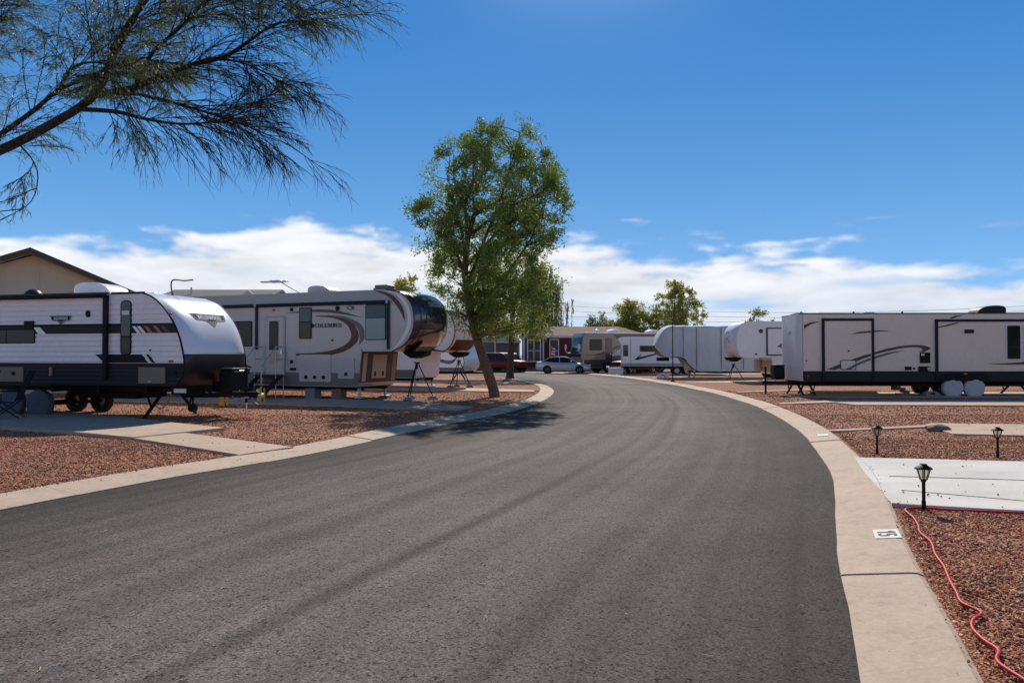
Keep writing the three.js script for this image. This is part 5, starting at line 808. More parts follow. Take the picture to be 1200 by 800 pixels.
// window set into a wall that faces +z: frame > panes and mullions
function houseWindow(root, x0, x1, y0, y1, z, cols, rows, trim) {
  const w = part('window', [bxx(x0 - 0.12, x1 + 0.12, y1, y1 + 0.12, z, z + 0.08), bxx(x0 - 0.12, x1 + 0.12, y0 - 0.12, y0, z, z + 0.09), bxx(x0 - 0.12, x0, y0, y1, z, z + 0.075), bxx(x1, x1 + 0.12, y0, y1, z, z + 0.075)], trim, root);
  for (let i = 0; i < cols; i++) for (let j = 0; j < rows; j++) part('pane', bxx(mixv(x0, x1, i / cols) + 0.04, mixv(x0, x1, (i + 1) / cols) - 0.04, mixv(y0, y1, j / rows) + 0.03, mixv(y0, y1, (j + 1) / rows) - 0.03, z, z + 0.025), M.glass, w);
  for (let i = 1; i < cols; i++) part('mullion', bxx(mixv(x0, x1, i / cols) - 0.04, mixv(x0, x1, i / cols) + 0.04, y0, y1, z, z + 0.06), trim, w); for (let j = 1; j < rows; j++) part('mullion', bxx(x0, x1, mixv(y0, y1, j / rows) - 0.03, mixv(y0, y1, j / rows) + 0.03, z, z + 0.055), trim, w);
  return w;
}
{ // maroon house at the bend: long wall with a small gabled bay, low brown roof
  const t = thing('maroon_house', 'maroon house with white-trimmed windows, small gable and low brown roof', 'house', [1.1, 0, -77]);
  const L = 12.4, D = 8, E = 3.5;
  part('wall', uvm(bxx(0, L, 0.55, E, -D, 0)), wallMat.maroon, t); part('skirting', uvm(bxx(-0.04, L + 0.04, -0.2, 0.55, -D - 0.04, 0.04)), M.midgrey, t);
  const hip = (x0, x1, z0, z1, y, rise, over, inset) => { const a = [x0 - over, y, z1 + over], b = [x1 + over, y, z1 + over], c = [x1 + over, y, z0 - over], d = [x0 - over, y, z0 - over], m = (z0 + z1) / 2, p = [x0 - over + inset[0], y + rise, m], q = [x1 + over - inset[1], y + rise, m], g = new THREE.BufferGeometry(); const f = (...v) => v.flat(); g.setAttribute('position', new THREE.Float32BufferAttribute(f(a, b, q, a, q, p, b, c, q, c, d, p, c, p, q, d, a, p, a, d, c, a, c, b), 3)); g.computeVertexNormals(); return g; };
  const rf = part('roof', uvm(hip(0, L, -D, 0, E + 0.06, 1.05, 0.35, [0.0, 2.6])), roofMat.brown, t); part('fascia', [bxx(-0.36, L + 0.36, E - 0.16, E + 0.05, 0.33, 0.38)], wallMat.trim, rf); for (const x of [2.9, 9.5]) part('roof_vent', [box(0.3, 0.3, 0.3, x, E + 0.55, -1.4, 0.04)], M.galv, rf);
  // gabled bay
  const bay = part('bay', uvm(extr(shape([[0.05, 0.5], [2.05, 0.5], [2.05, 3.3], [1.05, 3.95], [0.05, 3.3]]), 0.9).translate(0, 0, 0.02)), wallMat.maroon, t);
  part('gable_trim', beam(V(-0.2, 3.2, 0.97), V(1.08, 4.05, 0.97), 0.16, 0.08), wallMat.trim, bay); part('gable_trim', beam(V(2.3, 3.2, 0.975), V(1.02, 4.05, 0.975), 0.16, 0.08), wallMat.trim, bay); part('corner_board', bxx(0.02, 0.16, 0.5, 3.3, 0.925, 0.96), wallMat.trim, bay); part('corner_board', bxx(1.94, 2.08, 0.5, 3.3, 0.925, 0.96), wallMat.trim, bay);
  part('gable_roof', [beam(V(-0.22, 3.28, 0.5), V(1.08, 4.14, 0.5), 0.07, 1.1), beam(V(2.32, 3.28, 0.5), V(1.04, 4.14, 0.5), 0.069, 1.09)], roofMat.brown, bay);
  houseWindow(t, 0.50, 1.66, 1.05, 3.05, 0.922, 2, 2, wallMat.trim); houseWindow(t, 2.75, 3.5, 1.0, 3.1, 0.005, 1, 2, wallMat.trim); houseWindow(t, 8.5, 9.7, 1.6, 3.0, 0.005, 2, 1, wallMat.trim);
  part('corner_board', bxx(-0.03, 0.12, 0.5, E, 0.004, 0.03), wallMat.trim, t);
}
{ // taupe wing and porch beside it
  const t = thing('taupe_house', 'taupe house with pale porch roof and small white window behind red car', 'house', [-3.6, 0, -79]);
  part('wall', uvm(bxx(0, 4.4, -0.2, 2.9, -6, 0)), wallMat.taupe, t); part('gable', uvm(extr(shape([[0, 2.9], [4.4, 2.9], [2.6, 4.1]]), 5.8).translate(0, 0, -5.9)), wallMat.beige, t);
  part('roof_edge', beam(V(-0.1, 2.95, 0.02), V(2.62, 4.2, 0.02), 0.14, 0.3), wallMat.trim, t); part('roof_edge', beam(V(4.5, 2.95, 0.025), V(2.58, 4.2, 0.025), 0.14, 0.3), wallMat.trim, t); part('eave', bxx(1.7, 4.5, 2.85, 3.0, 0.01, 0.6), wallMat.trim, t); part('porch_post', bxx(1.8, 1.95, -0.2, 2.85, 0.35, 0.5), wallMat.trim, t); part('porch_post', bxx(4.25, 4.4, -0.2, 2.85, 0.35, 0.5), wallMat.trim, t);
  const p = thing('carport', 'grey metal-roofed carport beside the taupe house', 'carport', [-7.2, 0, -80]);
  part('roof', extr(shape([[-0.6, 2.55], [3.8, 2.95], [3.8, 3.1], [-0.6, 2.7]]), 5, 0.01).translate(0, 0, -2.5), roofMat.metal, p); part('upper_roof', extr(shape([[-0.2, 3.0], [3.6, 3.7], [3.6, 3.85], [-0.2, 3.15]]), 3, 0.01).translate(0, 0, -5.2), roofMat.metal, p); part('wall', uvm(bxx(0, 3.6, -0.2, 2.6, -3.2, -2.6)), wallMat.taupe, p); for (const x of [0.05, 3.5]) part('post', bxx(x - 0.05, x + 0.05, -0.2, 2.6, 2.2, 2.3), wallMat.trim, p); houseWindow(p, 1.9, 2.5, 1.15, 1.85, -2.595, 2, 1, wallMat.trim);
}
{ // beige house with a dark-edged gable behind the near trailer
  const t = thing('beige_house', 'beige house with brown-edged gable behind the ribbed trailer', 'house', [-19.6, 0, -31], 0.52); const P = 5.75, S = 4.35, e = 3.95;
  part('wall', uvm(extr(shape([[-S, -0.3], [S, -0.3], [S, e], [0.2, P - 0.1], [-S, e]]), 9).translate(0, 0, -9)), wallMat.beige, t);
  for (const s of [-1, 1]) { const a = V(s * (S + 0.55), e - 0.22, 0), b = V(s * -0.05 + 0.1, P + 0.05, 0); part('fascia', beam(a.clone().setZ(0.55), b.clone().setZ(0.55 + s * 0.002), 0.22, 0.06), wallMat.fascia, t); part('roof', beam(a.clone().setZ(-4.3).add(V(0, 0.05, 0)), b.clone().setZ(-4.3).add(V(0, 0.05, 0)), 0.1, 9.7), roofMat.brown, t); part('soffit', beam(a.clone().setZ(0.28).add(V(0, -0.09, 0)), b.clone().setZ(0.28).add(V(0, -0.09, 0)), 0.02, 0.5), wallMat.beige, t); }
  for (const x of [-3.2, -2, -0.85, 0.35, 1.55, 2.75]) part('batten', bxx(x - 0.03, x + 0.03, 0, x > 0.2 ? P - 0.25 - (x - 0.2) * 0.42 : P - 0.3 - (0.2 - x) * 0.4, 0.002, 0.03), wallMat.beige, t); houseWindow(t, -3.0, -1.6, 1.2, 2.6, 0.002, 2, 1, wallMat.trim);
}
{ // grey shingled roof showing behind the caravans
  const t = thing('grey_roofed_house', 'house with low grey shingle roof behind the grey caravan', 'house', [-19.3, 0, -41]);
  part('wall', uvm(bxx(0, 5.8, -0.3, 4.3, -7, 0)), wallMat.beige, t); const rf = part('roof', uvm(extr(shape([[-0.5, 4.25], [3.5, 5.26], [7.5, 4.25], [7.5, 4.37], [3.5, 5.4], [-0.5, 4.37]]), 6.3).rotateY(Math.PI / 2).translate(-0.3, 0, 0)), roofMat.grey, t);
  part('gable', uvm(extr(shape([[4.6, 4.25], [6.1, 4.25], [5.35, 4.95]]), 0.4).translate(0, 0, 0.1)), wallMat.beige, t); part('gable_trim', beam(V(4.5, 4.25, 0.52), V(5.36, 5.02, 0.52), 0.1, 0.06), wallMat.trim, t); part('gable_trim', beam(V(6.2, 4.25, 0.525), V(5.34, 5.02, 0.525), 0.1, 0.06), wallMat.trim, t); part('vent_pipe', rod(V(1.3, 4.6, -2), V(1.3, 5.4, -2), 0.05), M.galv, rf);
}
for (const [x, z, w, label] of [[34, -96, 30, 'low tan boundary wall far behind the cream trailer'], [-34, -98, 44, 'low tan boundary wall far behind the carport'], [14, 34, 130, 'long tan garden wall across the lane, behind olive trees']]) { const t = thing('boundary_wall', label, 'wall', [x, 0, z]); part('wall', uvm(bxx(-w / 2, w / 2, -0.3, 1.9, -0.1, 0.1)), wallMat.beige, t); part('coping', bxx(-w / 2 - 0.05, w / 2 + 0.05, 1.9, 2.0, -0.16, 0.16, 0.02), wallMat.trim, t); for (let x2 = -w / 2; x2 <= w / 2; x2 += 6) part('pier', bxx(x2 - 0.2, x2 + 0.2, -0.3, 2.1, -0.19, 0.19, 0.02), wallMat.beige, t); }

// ---------------------------------------------------------------- motor vehicles: local x forward
const paint = (r, g, b, rough = 0.3, coat = 1) => phys(lin(r, g, b), { roughness: rough, metalness: coat < 1 ? 0 : 0.25, specularIntensity: coat, clearcoat: coat, clearcoatRoughness: 0.05 });
function loft(stations, ring) { // ring(station) -> points [z, y] from sill over the top to the other sill
  const R = stations.map((s) => ring(s)), nu = R[0].length - 1, nv = stations.length - 1, g = grid(nu, nv, (u, v) => { const j = Math.round(v * nv), i = Math.round(u * nu), [z, y] = R[j][i]; return [stations[j][0], y, z]; });
  const caps = [0, nv].map((j) => { const p = R[j], x = stations[j][0], a = []; for (let i = 1; i < p.length - 1; i++) a.push(x, p[0][1], p[0][0], x, p[i][1], p[i][0], x, p[i + 1][1], p[i + 1][0]); const c = new THREE.BufferGeometry(); c.setAttribute('position', new THREE.Float32BufferAttribute(a, 3)); c.computeVertexNormals(); return c; });
  return merge([toCreasedNormals(g, 0.6), ...caps]);
}
const bodyRing = ([x, w, lo, hi, crown = 0.03]) => [[w * 0.9, lo], [w * 0.985, lo + 0.07], [w, mixv(lo, hi, 0.45)], [w * 0.985, mixv(lo, hi, 0.75)], [w * 0.95, hi - 0.05], [w * 0.86, hi], [w * 0.4, hi + crown], [-w * 0.4, hi + crown], [-w * 0.86, hi], [-w * 0.95, hi - 0.05], [-w * 0.985, mixv(lo, hi, 0.75)], [-w, mixv(lo, hi, 0.45)], [-w * 0.985, lo + 0.07], [-w * 0.9, lo]];
const cabRing = ([x, wb, wt, lo, hi]) => [[wb, lo], [mixv(wb, wt, 0.5), mixv(lo, hi, 0.5)], [wt, hi - 0.03], [wt * 0.9, hi], [wt * 0.4, hi + 0.015], [-wt * 0.4, hi + 0.015], [-wt * 0.9, hi], [-wt, hi - 0.03], [-mixv(wb, wt, 0.5), mixv(lo, hi, 0.5)], [-wb, lo]];
function car(t, o) {
  part('body', loft(o.body, bodyRing), o.paint, t); const c = part('cabin', loft(o.cab, cabRing), M.glass, t, 'dark glazed cabin');
  part('roof_panel', loft(o.roof, ([x, w, lo, hi]) => [[w, lo], [w * 0.97, hi - 0.01], [w * 0.6, hi + 0.012], [-w * 0.6, hi + 0.012], [-w * 0.97, hi - 0.01], [-w, lo]]), o.roofPaint || o.paint, c);
  for (const s of [-1, 1]) for (const [a, b] of o.pillars) part('pillar', beam(V(a[0], a[1], s * a[2]), V(b[0], b[1], s * b[2]), 0.07, 0.05), o.paint, c);
  for (const x of o.axles) for (const s of [-1, 1]) { part('wheel_arch', new THREE.CylinderGeometry(o.r * 1.12, o.r * 1.12, 0.08, 24).rotateX(Math.PI / 2).translate(x, o.r * 1.04, s * (o.half - 0.035)), M.black, t); wheel(t, x, s * (o.half - 0.07), o.r, 0.2, M.steel); }
  for (const s of [-1, 1]) { part('headlight', box(0.16, 0.13, 0.36, o.front - 0.14, o.light, s * (o.half - 0.28), 0.05), M.lilac, t); part('tail_light', box(0.1, 0.14, 0.3, o.rear + 0.07, o.light + 0.06, s * (o.half - 0.24), 0.04), M.tail, t); const m = part('mirror', box(0.12, 0.13, 0.2, o.mirror[0], o.mirror[1], s * (o.half + 0.08), 0.04), o.paint, t); for (const d of o.doors) part('door_handle', box(0.16, 0.03, 0.04, d, o.mirror[1] - 0.16, s * (o.half + 0.01), 0.01), o.paint, t); }
  part('grille', box(0.06, 0.14, o.half * 1.1, o.front - 0.02, o.light - 0.08, 0, 0.02), M.black, t); part('bumper', [box(0.14, 0.16, o.half * 1.8, o.front - 0.06, o.light - 0.26, 0, 0.05)], o.bumper || o.paint, t); part('bumper', [box(0.14, 0.18, o.half * 1.8, o.rear + 0.06, o.light - 0.22, 0, 0.05)], o.bumper || o.paint, t);
}
const sedan = thing('sedan', 'silver sedan parked at the road edge in front of the maroon house', 'car', [4.5, 0.03, -66.6], -0.16);
car(sedan, { paint: paint(0.36, 0.38, 0.43), front: 2.36, rear: -2.36, half: 0.9, light: 0.72, r: 0.33, axles: [1.42, -1.36], mirror: [0.72, 1.02], doors: [0.1, -0.9],
  body: [[-2.36, 0.72, 0.42, 0.86], [-2.25, 0.84, 0.28, 0.98], [-1.9, 0.89, 0.22, 1.02], [-1, 0.9, 0.2, 1.0], [0, 0.9, 0.2, 0.97], [0.9, 0.9, 0.2, 0.95], [1.5, 0.89, 0.22, 0.88], [2.05, 0.86, 0.26, 0.76], [2.28, 0.78, 0.3, 0.66], [2.36, 0.66, 0.36, 0.56]],
  cab: [[-1.95, 0.78, 0.70, 0.95, 1.02], [-1.2, 0.83, 0.62, 0.93, 1.36], [-0.6, 0.85, 0.64, 0.93, 1.43], [0.05, 0.85, 0.65, 0.92, 1.43], [0.55, 0.84, 0.62, 0.9, 1.30], [1.25, 0.8, 0.72, 0.88, 0.97]], roof: [[-1.15, 0.64, 1.34, 1.37], [-0.6, 0.66, 1.4, 1.445], [0.05, 0.67, 1.4, 1.445], [0.42, 0.65, 1.33, 1.36]], pillars: [[[1.2, 0.95, 0.8], [0.45, 1.36, 0.66]], [[-0.3, 0.95, 0.87], [-0.32, 1.42, 0.67]], [[-1.85, 1.0, 0.8], [-1.1, 1.38, 0.66]]] });
const suvSpec = (pt, extra = {}) => ({ paint: pt, front: 2.05, rear: -2.05, half: 0.88, light: 0.88, r: 0.37, axles: [1.28, -1.22], mirror: [0.6, 1.2], doors: [0.05, -0.85], bumper: M.charcoal,
  body: [[-2.05, 0.82, 0.45, 1.1], [-1.9, 0.88, 0.36, 1.16], [-0.8, 0.88, 0.34, 1.14], [0.6, 0.88, 0.34, 1.12], [0.95, 0.87, 0.35, 1.1], [1.85, 0.84, 0.4, 1.04], [2.05, 0.76, 0.46, 0.96]],
  cab: [[-2.0, 0.84, 0.76, 1.1, 1.62], [-1.8, 0.84, 0.74, 1.08, 1.74], [0, 0.84, 0.74, 1.06, 1.76], [0.4, 0.84, 0.74, 1.05, 1.7], [0.95, 0.82, 0.78, 1.05, 1.14]], roof: [[-2.0, 0.77, 1.6, 1.68], [-1.8, 0.78, 1.7, 1.78], [0, 0.78, 1.72, 1.79], [0.34, 0.76, 1.66, 1.72]], pillars: [[[0.92, 1.12, 0.82], [0.3, 1.72, 0.76]], [[-0.4, 1.1, 0.87], [-0.42, 1.74, 0.77]], [[-1.35, 1.1, 0.87], [-1.36, 1.74, 0.77]], [[-1.95, 1.1, 0.85], [-1.92, 1.7, 0.77]]], ...extra });
car(thing('boxy_car', 'red boxy four-wheel-drive parked beside the taupe house', 'car', [-0.75, 0.03, -71.2], -0.5), suvSpec(paint(0.16, 0.004, 0.005, 0.5, 0.3)));
{ const t = thing('pickup_truck', 'dark grey pickup truck parked between red car and maroon house', 'truck', [-0.35, 0.03, -73.2], -0.95); car(t, suvSpec(paint(0.05, 0.055, 0.065), { cab: [[-0.5, 0.84, 0.76, 1.1, 1.66], [-0.35, 0.84, 0.74, 1.08, 1.74], [0.2, 0.84, 0.74, 1.06, 1.74], [0.45, 0.84, 0.74, 1.05, 1.66], [0.98, 0.82, 0.78, 1.05, 1.14]], roof: [[-0.5, 0.77, 1.62, 1.68], [-0.3, 0.78, 1.7, 1.78], [0.2, 0.78, 1.7, 1.77], [0.38, 0.76, 1.64, 1.7]], pillars: [[[0.92, 1.12, 0.82], [0.34, 1.7, 0.76]], [[-0.45, 1.1, 0.86], [-0.44, 1.7, 0.77]]], doors: [0.0] })); part('load_bed', [bxx(-1.98, -0.62, 1.1, 1.24, -0.86, -0.78), bxx(-1.98, -0.62, 1.1, 1.24, 0.78, 0.86), bxx(-2.0, -1.92, 1.1, 1.24, -0.78, 0.78)], paint(0.05, 0.055, 0.065), t); part('front_bar', [box(0.1, 0.34, 1.2, 2.1, 0.72, 0, 0.03)], M.steel, t); }
car(thing('boxy_car', 'red four-wheel-drive with front showing between motorhome and small white trailer', 'car', [10.6, 0.03, -66.2], Math.PI + 0.55), suvSpec(paint(0.16, 0.004, 0.005, 0.5, 0.3)));
{ // class-A motorhome, nose to the left and a little towards the road
  const ph = Math.PI + 0.33, t = thing('motorhome', 'beige and brown motorhome with big teal windscreen by maroon house', 'motorhome', [6.0, 0.03, -69.4], ph), W = 2.5, L = 10.5;
  const prof = [[-0.15, 3.52], [0.0, 3.35], [0.14, 2.6], [0.2, 1.7], [0.18, 0.9], [0.05, 0.42]], sp = smoothPts(prof, 24), tanPaint = phys(lin(0.28, 0.195, 0.135), { roughness: 0.35, clearcoat: 0.6, map: rep(grimeTex, 0.4) }), brownP = phys(lin(0.06, 0.032, 0.022), { roughness: 0.35, clearcoat: 0.6 });
  part('body', uvm(extr(shape([[-L, 0.45], [-L, 3.52], ...sp]), W - 0.01, 0.0).translate(0, 0, -(W - 0.01) / 2)), tanPaint, t); part('nose_cap', shell(prof, W, 0.18, 0, 1, -1, 1, 0.004), tanPaint, t); part('windscreen', shell(prof, W, 0.18, 0.14, 0.60, -0.93, 0.93, 0.02), M.tealGlass, t); part('windscreen_post', shell(prof, W, 0.18, 0.14, 0.60, -0.02, 0.02, 0.03, 10, 2), M.black, t); part('wiper_cowl', shell(prof, W, 0.18, 0.61, 0.68, -0.9, 0.9, 0.03, 4, 20), M.black, t); part('roof_cap', uvm(bxx(-L, -0.1, 3.5, 3.6, -W / 2 + 0.05, W / 2 - 0.05, 0.04)), M.lilac, t);
  for (const sg of [-1, 1]) { const w = wall(t, W, sg); w.window(-1.75, 2.0, -0.55, 3.0, 0.1); w.put('swoosh', swoosh([[-0.1, 1.62], [-1.5, 1.75], [-3, 2.3], [-5, 2.9]], [[-0.1, 1.52], [-1.5, 1.6], [-3, 2.1], [-5, 2.7]]), 0.012, brownP); w.put('swoosh', swoosh([[-2.6, 1.5], [-3.6, 2.1], [-6, 2.2], [-10, 2.0]], [[-2.6, 1.5], [-3.6, 1.55], [-6, 1.5], [-10, 1.4]]), 0.010, M.lilac); w.put('lower_panel', shape([[-L + 0.01, 0.47], [-L + 0.01, 1.1], [-0.02, 1.2], [0.0, 0.5]]), 0.008, brownP); w.put('upper_band', shape([[-L + 0.01, 2.95], [-L + 0.01, 3.46], [-2.8, 3.46], [-3.4, 2.95]]), 0.006, brownP); w.window(-5.2, 2.2, -3.6, 2.9, 0.06, { mullion: true }); w.window(-8.2, 2.2, -6.8, 2.9, 0.06, { mullion: true }); const d = w.rect('door', -2.75, 0.7, -2.1, 3.1, 0.05, 0.02, brownP); w.rect('handle', -2.65, 1.6, -2.58, 1.75, 0.01, 0.05, M.steel, d); w.rect('headlight', 0.02, 0.86, 0.16, 1.1, 0.04, 0.03, M.lilac); }
  for (const x of [-2.4, -7.6]) for (const s of [-1, 1]) wheel(t, x, s * 1.16, 0.5, 0.28, M.steel); for (const x of [-2.4, -7.6]) for (const s of [-1, 1]) part('wheel_arch', new THREE.CylinderGeometry(0.6, 0.6, 0.04, 24).rotateX(Math.PI / 2).translate(x, 0.56, s * (W / 2 - 0.008)), M.black, t);
  for (const s of [-1, 1]) { const m = part('mirror_arm', tube([V(0.1, 1.8, s * 1.2), V(0.45, 1.75, s * 1.35), V(0.62, 1.95, s * 1.45), V(0.6, 2.2, s * 1.48)], 0.04), M.lilac, t); part('mirror', box(0.14, 0.42, 0.24, 0.6, 2.3, s * 1.5, 0.05), M.lilac, m); }
  airUnit(t, -3.4, 3.6, 0, 1.2, 0.8, 0.32, M.lilac); airUnit(t, -7.4, 3.6, 0, 1.2, 0.8, 0.32, M.lilac); part('satellite_dish', [new THREE.SphereGeometry(0.32, 20, 10, 0, 6.29, 0, 1.57).translate(-1.8, 3.6, 0)], M.lilac, t); part('bumper', box(0.2, 0.3, W - 0.1, 0.16, 0.6, 0, 0.06), brownP, t); part('chassis', bxx(-L + 0.2, -0.2, 0.3, 0.46, -0.9, 0.9), M.black, t);
}

// ---------------------------------------------------------------- small things
function pathLight(label, x, z, turn) { // solar path light: stake, tapered post, four ribs round a clear cup, flat cap
  const t = thing('path_light', label, 'path light', [x, 0.03, z], turn, 'solar lights along the concrete pad');
  part('post', [rod(V(0, -0.08, 0), V(0, 0.10, 0), 0.021), rod(V(0, 0.10, 0), V(0, 0.30, 0), 0.017), new THREE.CylinderGeometry(0.034, 0.02, 0.03, 16).translate(0, 0.305, 0)], M.black, t);
  const h = part('lens', new THREE.LatheGeometry([[0.034, 0.32], [0.05, 0.36], [0.062, 0.415]].map(([a, b]) => new THREE.Vector2(a, b)), 20), M.clearPlastic, t, 'clear plastic cup'); for (let k = 0; k < 6; k++) { const a = k * Math.PI / 3; part('rib', rod(V(Math.cos(a) * 0.035, 0.315, Math.sin(a) * 0.035), V(Math.cos(a) * 0.066, 0.42, Math.sin(a) * 0.066), 0.005), M.black, h); }
  const cap = part('cap', new THREE.LatheGeometry([[0.001, 0.468], [0.03, 0.466], [0.05, 0.452], [0.082, 0.432], [0.084, 0.42], [0.06, 0.418], [0.001, 0.418]].map(([a, b]) => new THREE.Vector2(a, b)), 24), M.black, t); part('solar_panel', box(0.055, 0.004, 0.055, 0, 0.471, 0), M.navy, cap); part('bulb', new THREE.CylinderGeometry(0.012, 0.012, 0.06, 10).translate(0, 0.37, 0), M.lilac, h);
}
pathLight('black solar path light beside the red hose at the pad edge', 4.16, -7.78, 0.2);
pathLight('black solar path light at the kerb end of the far pad edge', 5.72, -12.05, 0.5);
pathLight('black solar path light midway along the far pad edge', 7.42, -11.75, 0.9);
{ // red hose along pad edge and kerb
  const P = [[14, -5.6], [11, -6.24], [8, -6.87], [6.2, -7.25], [5.2, -7.46], [4.74, -7.56], [4.36, -7.70], [4.1, -7.80], [3.92, -7.72], [3.78, -7.3], [3.66, -7.0], [3.52, -6.7], [3.42, -6.35], [3.24, -5.95], [3.12, -5.62], [2.95, -5.25], [2.84, -4.98], [2.76, -4.78], [2.78, -4.62], [2.66, -4.5], [2.58, -4.38], [2.53, -4.18], [2.52, -4.05], [2.42, -3.9], [2.40, -3.6], [2.3, -3.2], [1.9, -2.2], [1.4, -0.8]];
  const c = new THREE.CatmullRomCurve3(P.map(([x, z]) => V(x + 0.03, Math.max(bedNoise(x, z), 0.03) + 0.024, z)), false, 'centripetal'), g = new THREE.TubeGeometry(c, 420, 0.0105, 8);
  tag(part('garden_hose', g, phys(lin(0.46, 0.012, 0.018), { roughness: 0.55, specularIntensity: 0.6 }), scene), 'thin red hose lying along the kerb and pad edge', 'hose');
}
{ // flat stone at the end of the middle strip
  const g = new THREE.IcosahedronGeometry(1, 3), p = g.attributes.position; for (let i = 0; i < p.count; i++) { const x = p.getX(i), y = p.getY(i), z = p.getZ(i), k = 1 + 0.35 * perlin.noise(x * 1.6, y * 1.6, z * 1.6) + 0.1 * perlin.noise(x * 5, y * 5, z * 5); p.setXYZ(i, x * k * 0.24, Math.max(-0.05, y * k * 0.085), z * k * 0.15); } g.computeVertexNormals();
  tag(part('flat_stone', g.translate(8.75, 0.09, -15.8), std(lin(0.22, 0.16, 0.13), { roughness: 0.95, map: rep(concreteTex, 2) }), scene), 'flat brown stone on gravel at the corner of a path', 'stone');
}
{ const p = V(), g = new THREE.IcosahedronGeometry(0.022, 1).scale(1.2, 0.7, 1).translate(3.3, 0.06, -4.98); tag(part('pebble', g, std(lin(0.30, 0.32, 0.36), { roughness: 0.9 }), scene), 'single blue-grey pebble in red gravel near the hose', 'pebble'); tag(part('leaf_fragment', new THREE.IcosahedronGeometry(0.028, 1).scale(1.3, 0.5, 1).translate(6.35, 0.09, -9.35), M.black, scene), 'small dark clod lying on the white concrete pad', 'clod'); }
// street lamp
{ const t = thing('street_lamp', 'slim black lamp post with white arm lamp before covered caravan', 'street lamp', [9.55, 0.02, -45.6]); part('post', [rod(V(0, 0, 0), V(0, 3.75, 0), 0.036, 0.026), new THREE.CylinderGeometry(0.09, 0.11, 0.12, 12).translate(0, 0.06, 0)], M.black, t); const a = part('arm', [tube([V(0, 3.55, 0), V(-0.3, 3.66, 0), V(-0.62, 3.66, 0)], 0.022)], M.vinyl, t); part('lamp_head', [box(0.3, 0.09, 0.16, -0.66, 3.6, 0, 0.03)], M.vinyl, a); part('shade', new THREE.CylinderGeometry(0.06, 0.1, 0.08, 14).translate(-0.68, 3.53, 0), M.cap, a); }
// power line over the far roofs
{ const t = thing('utility_pole', 'wooden utility pole behind the leafy shade tree', 'utility pole', [-3.2, -0.3, -100]); part('pole', rod(V(0, 0, 0), V(0, 9.4, 0), 0.16, 0.11, 10), M.wood, t); part('crossarm', bxx(-0.05, 0.05, 8.3, 8.42, -1, 1), M.wood, t); const u = dup(t, [76, -0.3, -104], 0, 'wooden utility pole far beyond the cream trailer');
  const hs = [[8.9, 0, 'highest thin power cable above the far roofs'], [8.2, 0.8, 'middle thin power cable above the far roofs'], [7.6, -0.8, 'lowest thin power cable above the far roofs']]; for (const [h, dz, label] of hs) tag(part('power_cable', tube([V(-3.2, h - 0.3, -100 + dz), V(16, h - 1.25, -101 + dz), V(36, h - 1.65, -102 + dz), V(56, h - 1.3, -103 + dz), V(76, h - 0.3, -104 + dz)], 0.02, 40, 5), M.black, scene), label, 'cable', 'power cables over the far roofs'); }
// garden flag at the maroon house: stripes and canton are sewn pieces
{ const t = thing('garden_flag', 'small striped flag on a short staff before the maroon house', 'flag', [3.75, 0, -73.6]); part('staff', rod(V(0, -0.2, 0), V(0, 2.5, 0), 0.022), M.steel, t); const cl = (y0, y1, x0, x1, m, n, o) => part(n, grid(8, 4, (u, v) => [mixv(x0, x1, u), mixv(y0, y1, v) - 0.1 * u, 0.06 * Math.sin(u * 4 + x0 * 3) + o]), m, t); for (let k = 0; k < 7; k++) cl(1.55 + k * 0.13, 1.55 + (k + 1) * 0.13, 0.02, 0.40, k % 2 ? M.cap : M.red, 'stripe', 0); cl(1.98, 2.46, 0.015, 0.2, M.navy, 'canton', 0.012); }
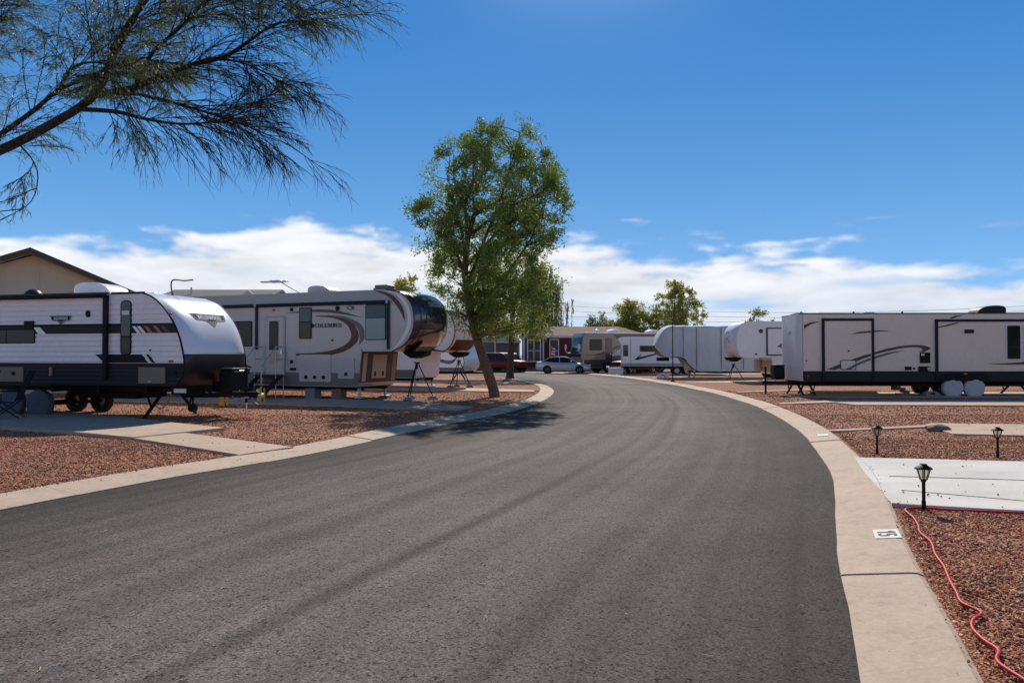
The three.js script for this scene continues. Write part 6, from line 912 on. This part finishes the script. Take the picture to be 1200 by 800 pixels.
// folding chairs on the patio slab
function chair(pos, turn, label) {
  const t = thing('folding_chair', label, 'chair', pos, turn, 'folding chairs beside the ribbed trailer');
  part('seat', grid(6, 6, (u, v) => [-0.26 + 0.52 * u, 0.42 - 0.05 * Math.sin(Math.PI * u) - 0.02 * v, -0.25 + 0.5 * v]), M.chairCloth, t); part('backrest', grid(8, 6, (u, v) => [0.24 + 0.26 * u, 0.44 + 0.66 * u - 0.02 * Math.sin(Math.PI * v), -0.25 + 0.5 * v]), M.chairCloth, t, 'navy speckled sling back');
  for (const s of [-1, 1]) { const z = s * 0.27; part('leg', rod(V(-0.3, 0.0, z), V(0.26, 0.44, z), 0.013), M.black, t); part('leg', rod(V(0.3, 0.0, z), V(-0.27, 0.42, z), 0.013), M.black, t); part('back_tube', rod(V(0.2, 0.38, z), V(0.51, 1.12, z), 0.013), M.black, t); part('armrest', box(0.5, 0.025, 0.05, 0.04, 0.64, z, 0.01), M.black, t); part('arm_post', rod(V(-0.2, 0.40, z), V(-0.2, 0.63, z), 0.011), M.black, t); }
  part('crossbar', rod(V(-0.29, 0.02, -0.27), V(-0.29, 0.02, 0.27), 0.012), M.black, t); part('crossbar', rod(V(0.5, 1.11, -0.27), V(0.5, 1.11, 0.27), 0.012), M.black, t); return t;
}
chair([-12.05, 0.105, -18.35], 0.35, 'navy folding chair with speckled cloth beside the covered trailer wheel'); chair([-12.95, 0.105, -18.4], 0.15, 'navy folding chair with its back to the other chair by the trailer');
// yellow hook-up things between the trailers
for (const [x, z, label] of [[-8.75, -23.3, 'yellow plastic jug on gravel behind the trailer drawbar'], [-8.35, -25.55, 'yellow box beside the caravan entry steps']]) { const t = thing('yellow_box', label, 'box', [x, 0.06, z], 0.4); part('body', box(0.26, 0.44, 0.2, 0, 0.22, 0, 0.03), M.yellow, t); part('handle', new THREE.TorusGeometry(0.08, 0.016, 6, 14, Math.PI).translate(0, 0.44, 0), M.black, t); part('band', box(0.06, 0.445, 0.206, 0.04, 0.222, 0, 0.01), M.black, t); }
{ const t = thing('pallet_box', 'pale lilac block in front of the small white trailer', 'box', [8.4, 0.03, -62.2], 0.2); part('body', box(1.1, 0.5, 0.6, 0, 0.25, 0, 0.03), M.lilac, t); part('lid', box(1.16, 0.06, 0.66, 0, 0.53, 0, 0.02), M.lilac, t); }
for (const [x, z, label] of [[9.85, -51.2, 'small pale stone on gravel near the lamp post, the rounder of two'], [10.35, -51.4, 'small pale stone on gravel near the lamp post, the taller of two']]) { const g = new THREE.IcosahedronGeometry(0.2, 2), p = g.attributes.position; for (let i = 0; i < p.count; i++) p.setY(i, p.getY(i) * (z < -51.3 ? 1.15 : 0.85)); g.computeVertexNormals(); tag(part('garden_stone', g.translate(x, 0.16, z), M.lilac, scene), label, 'stone'); }

renderer.render(scene, camera);
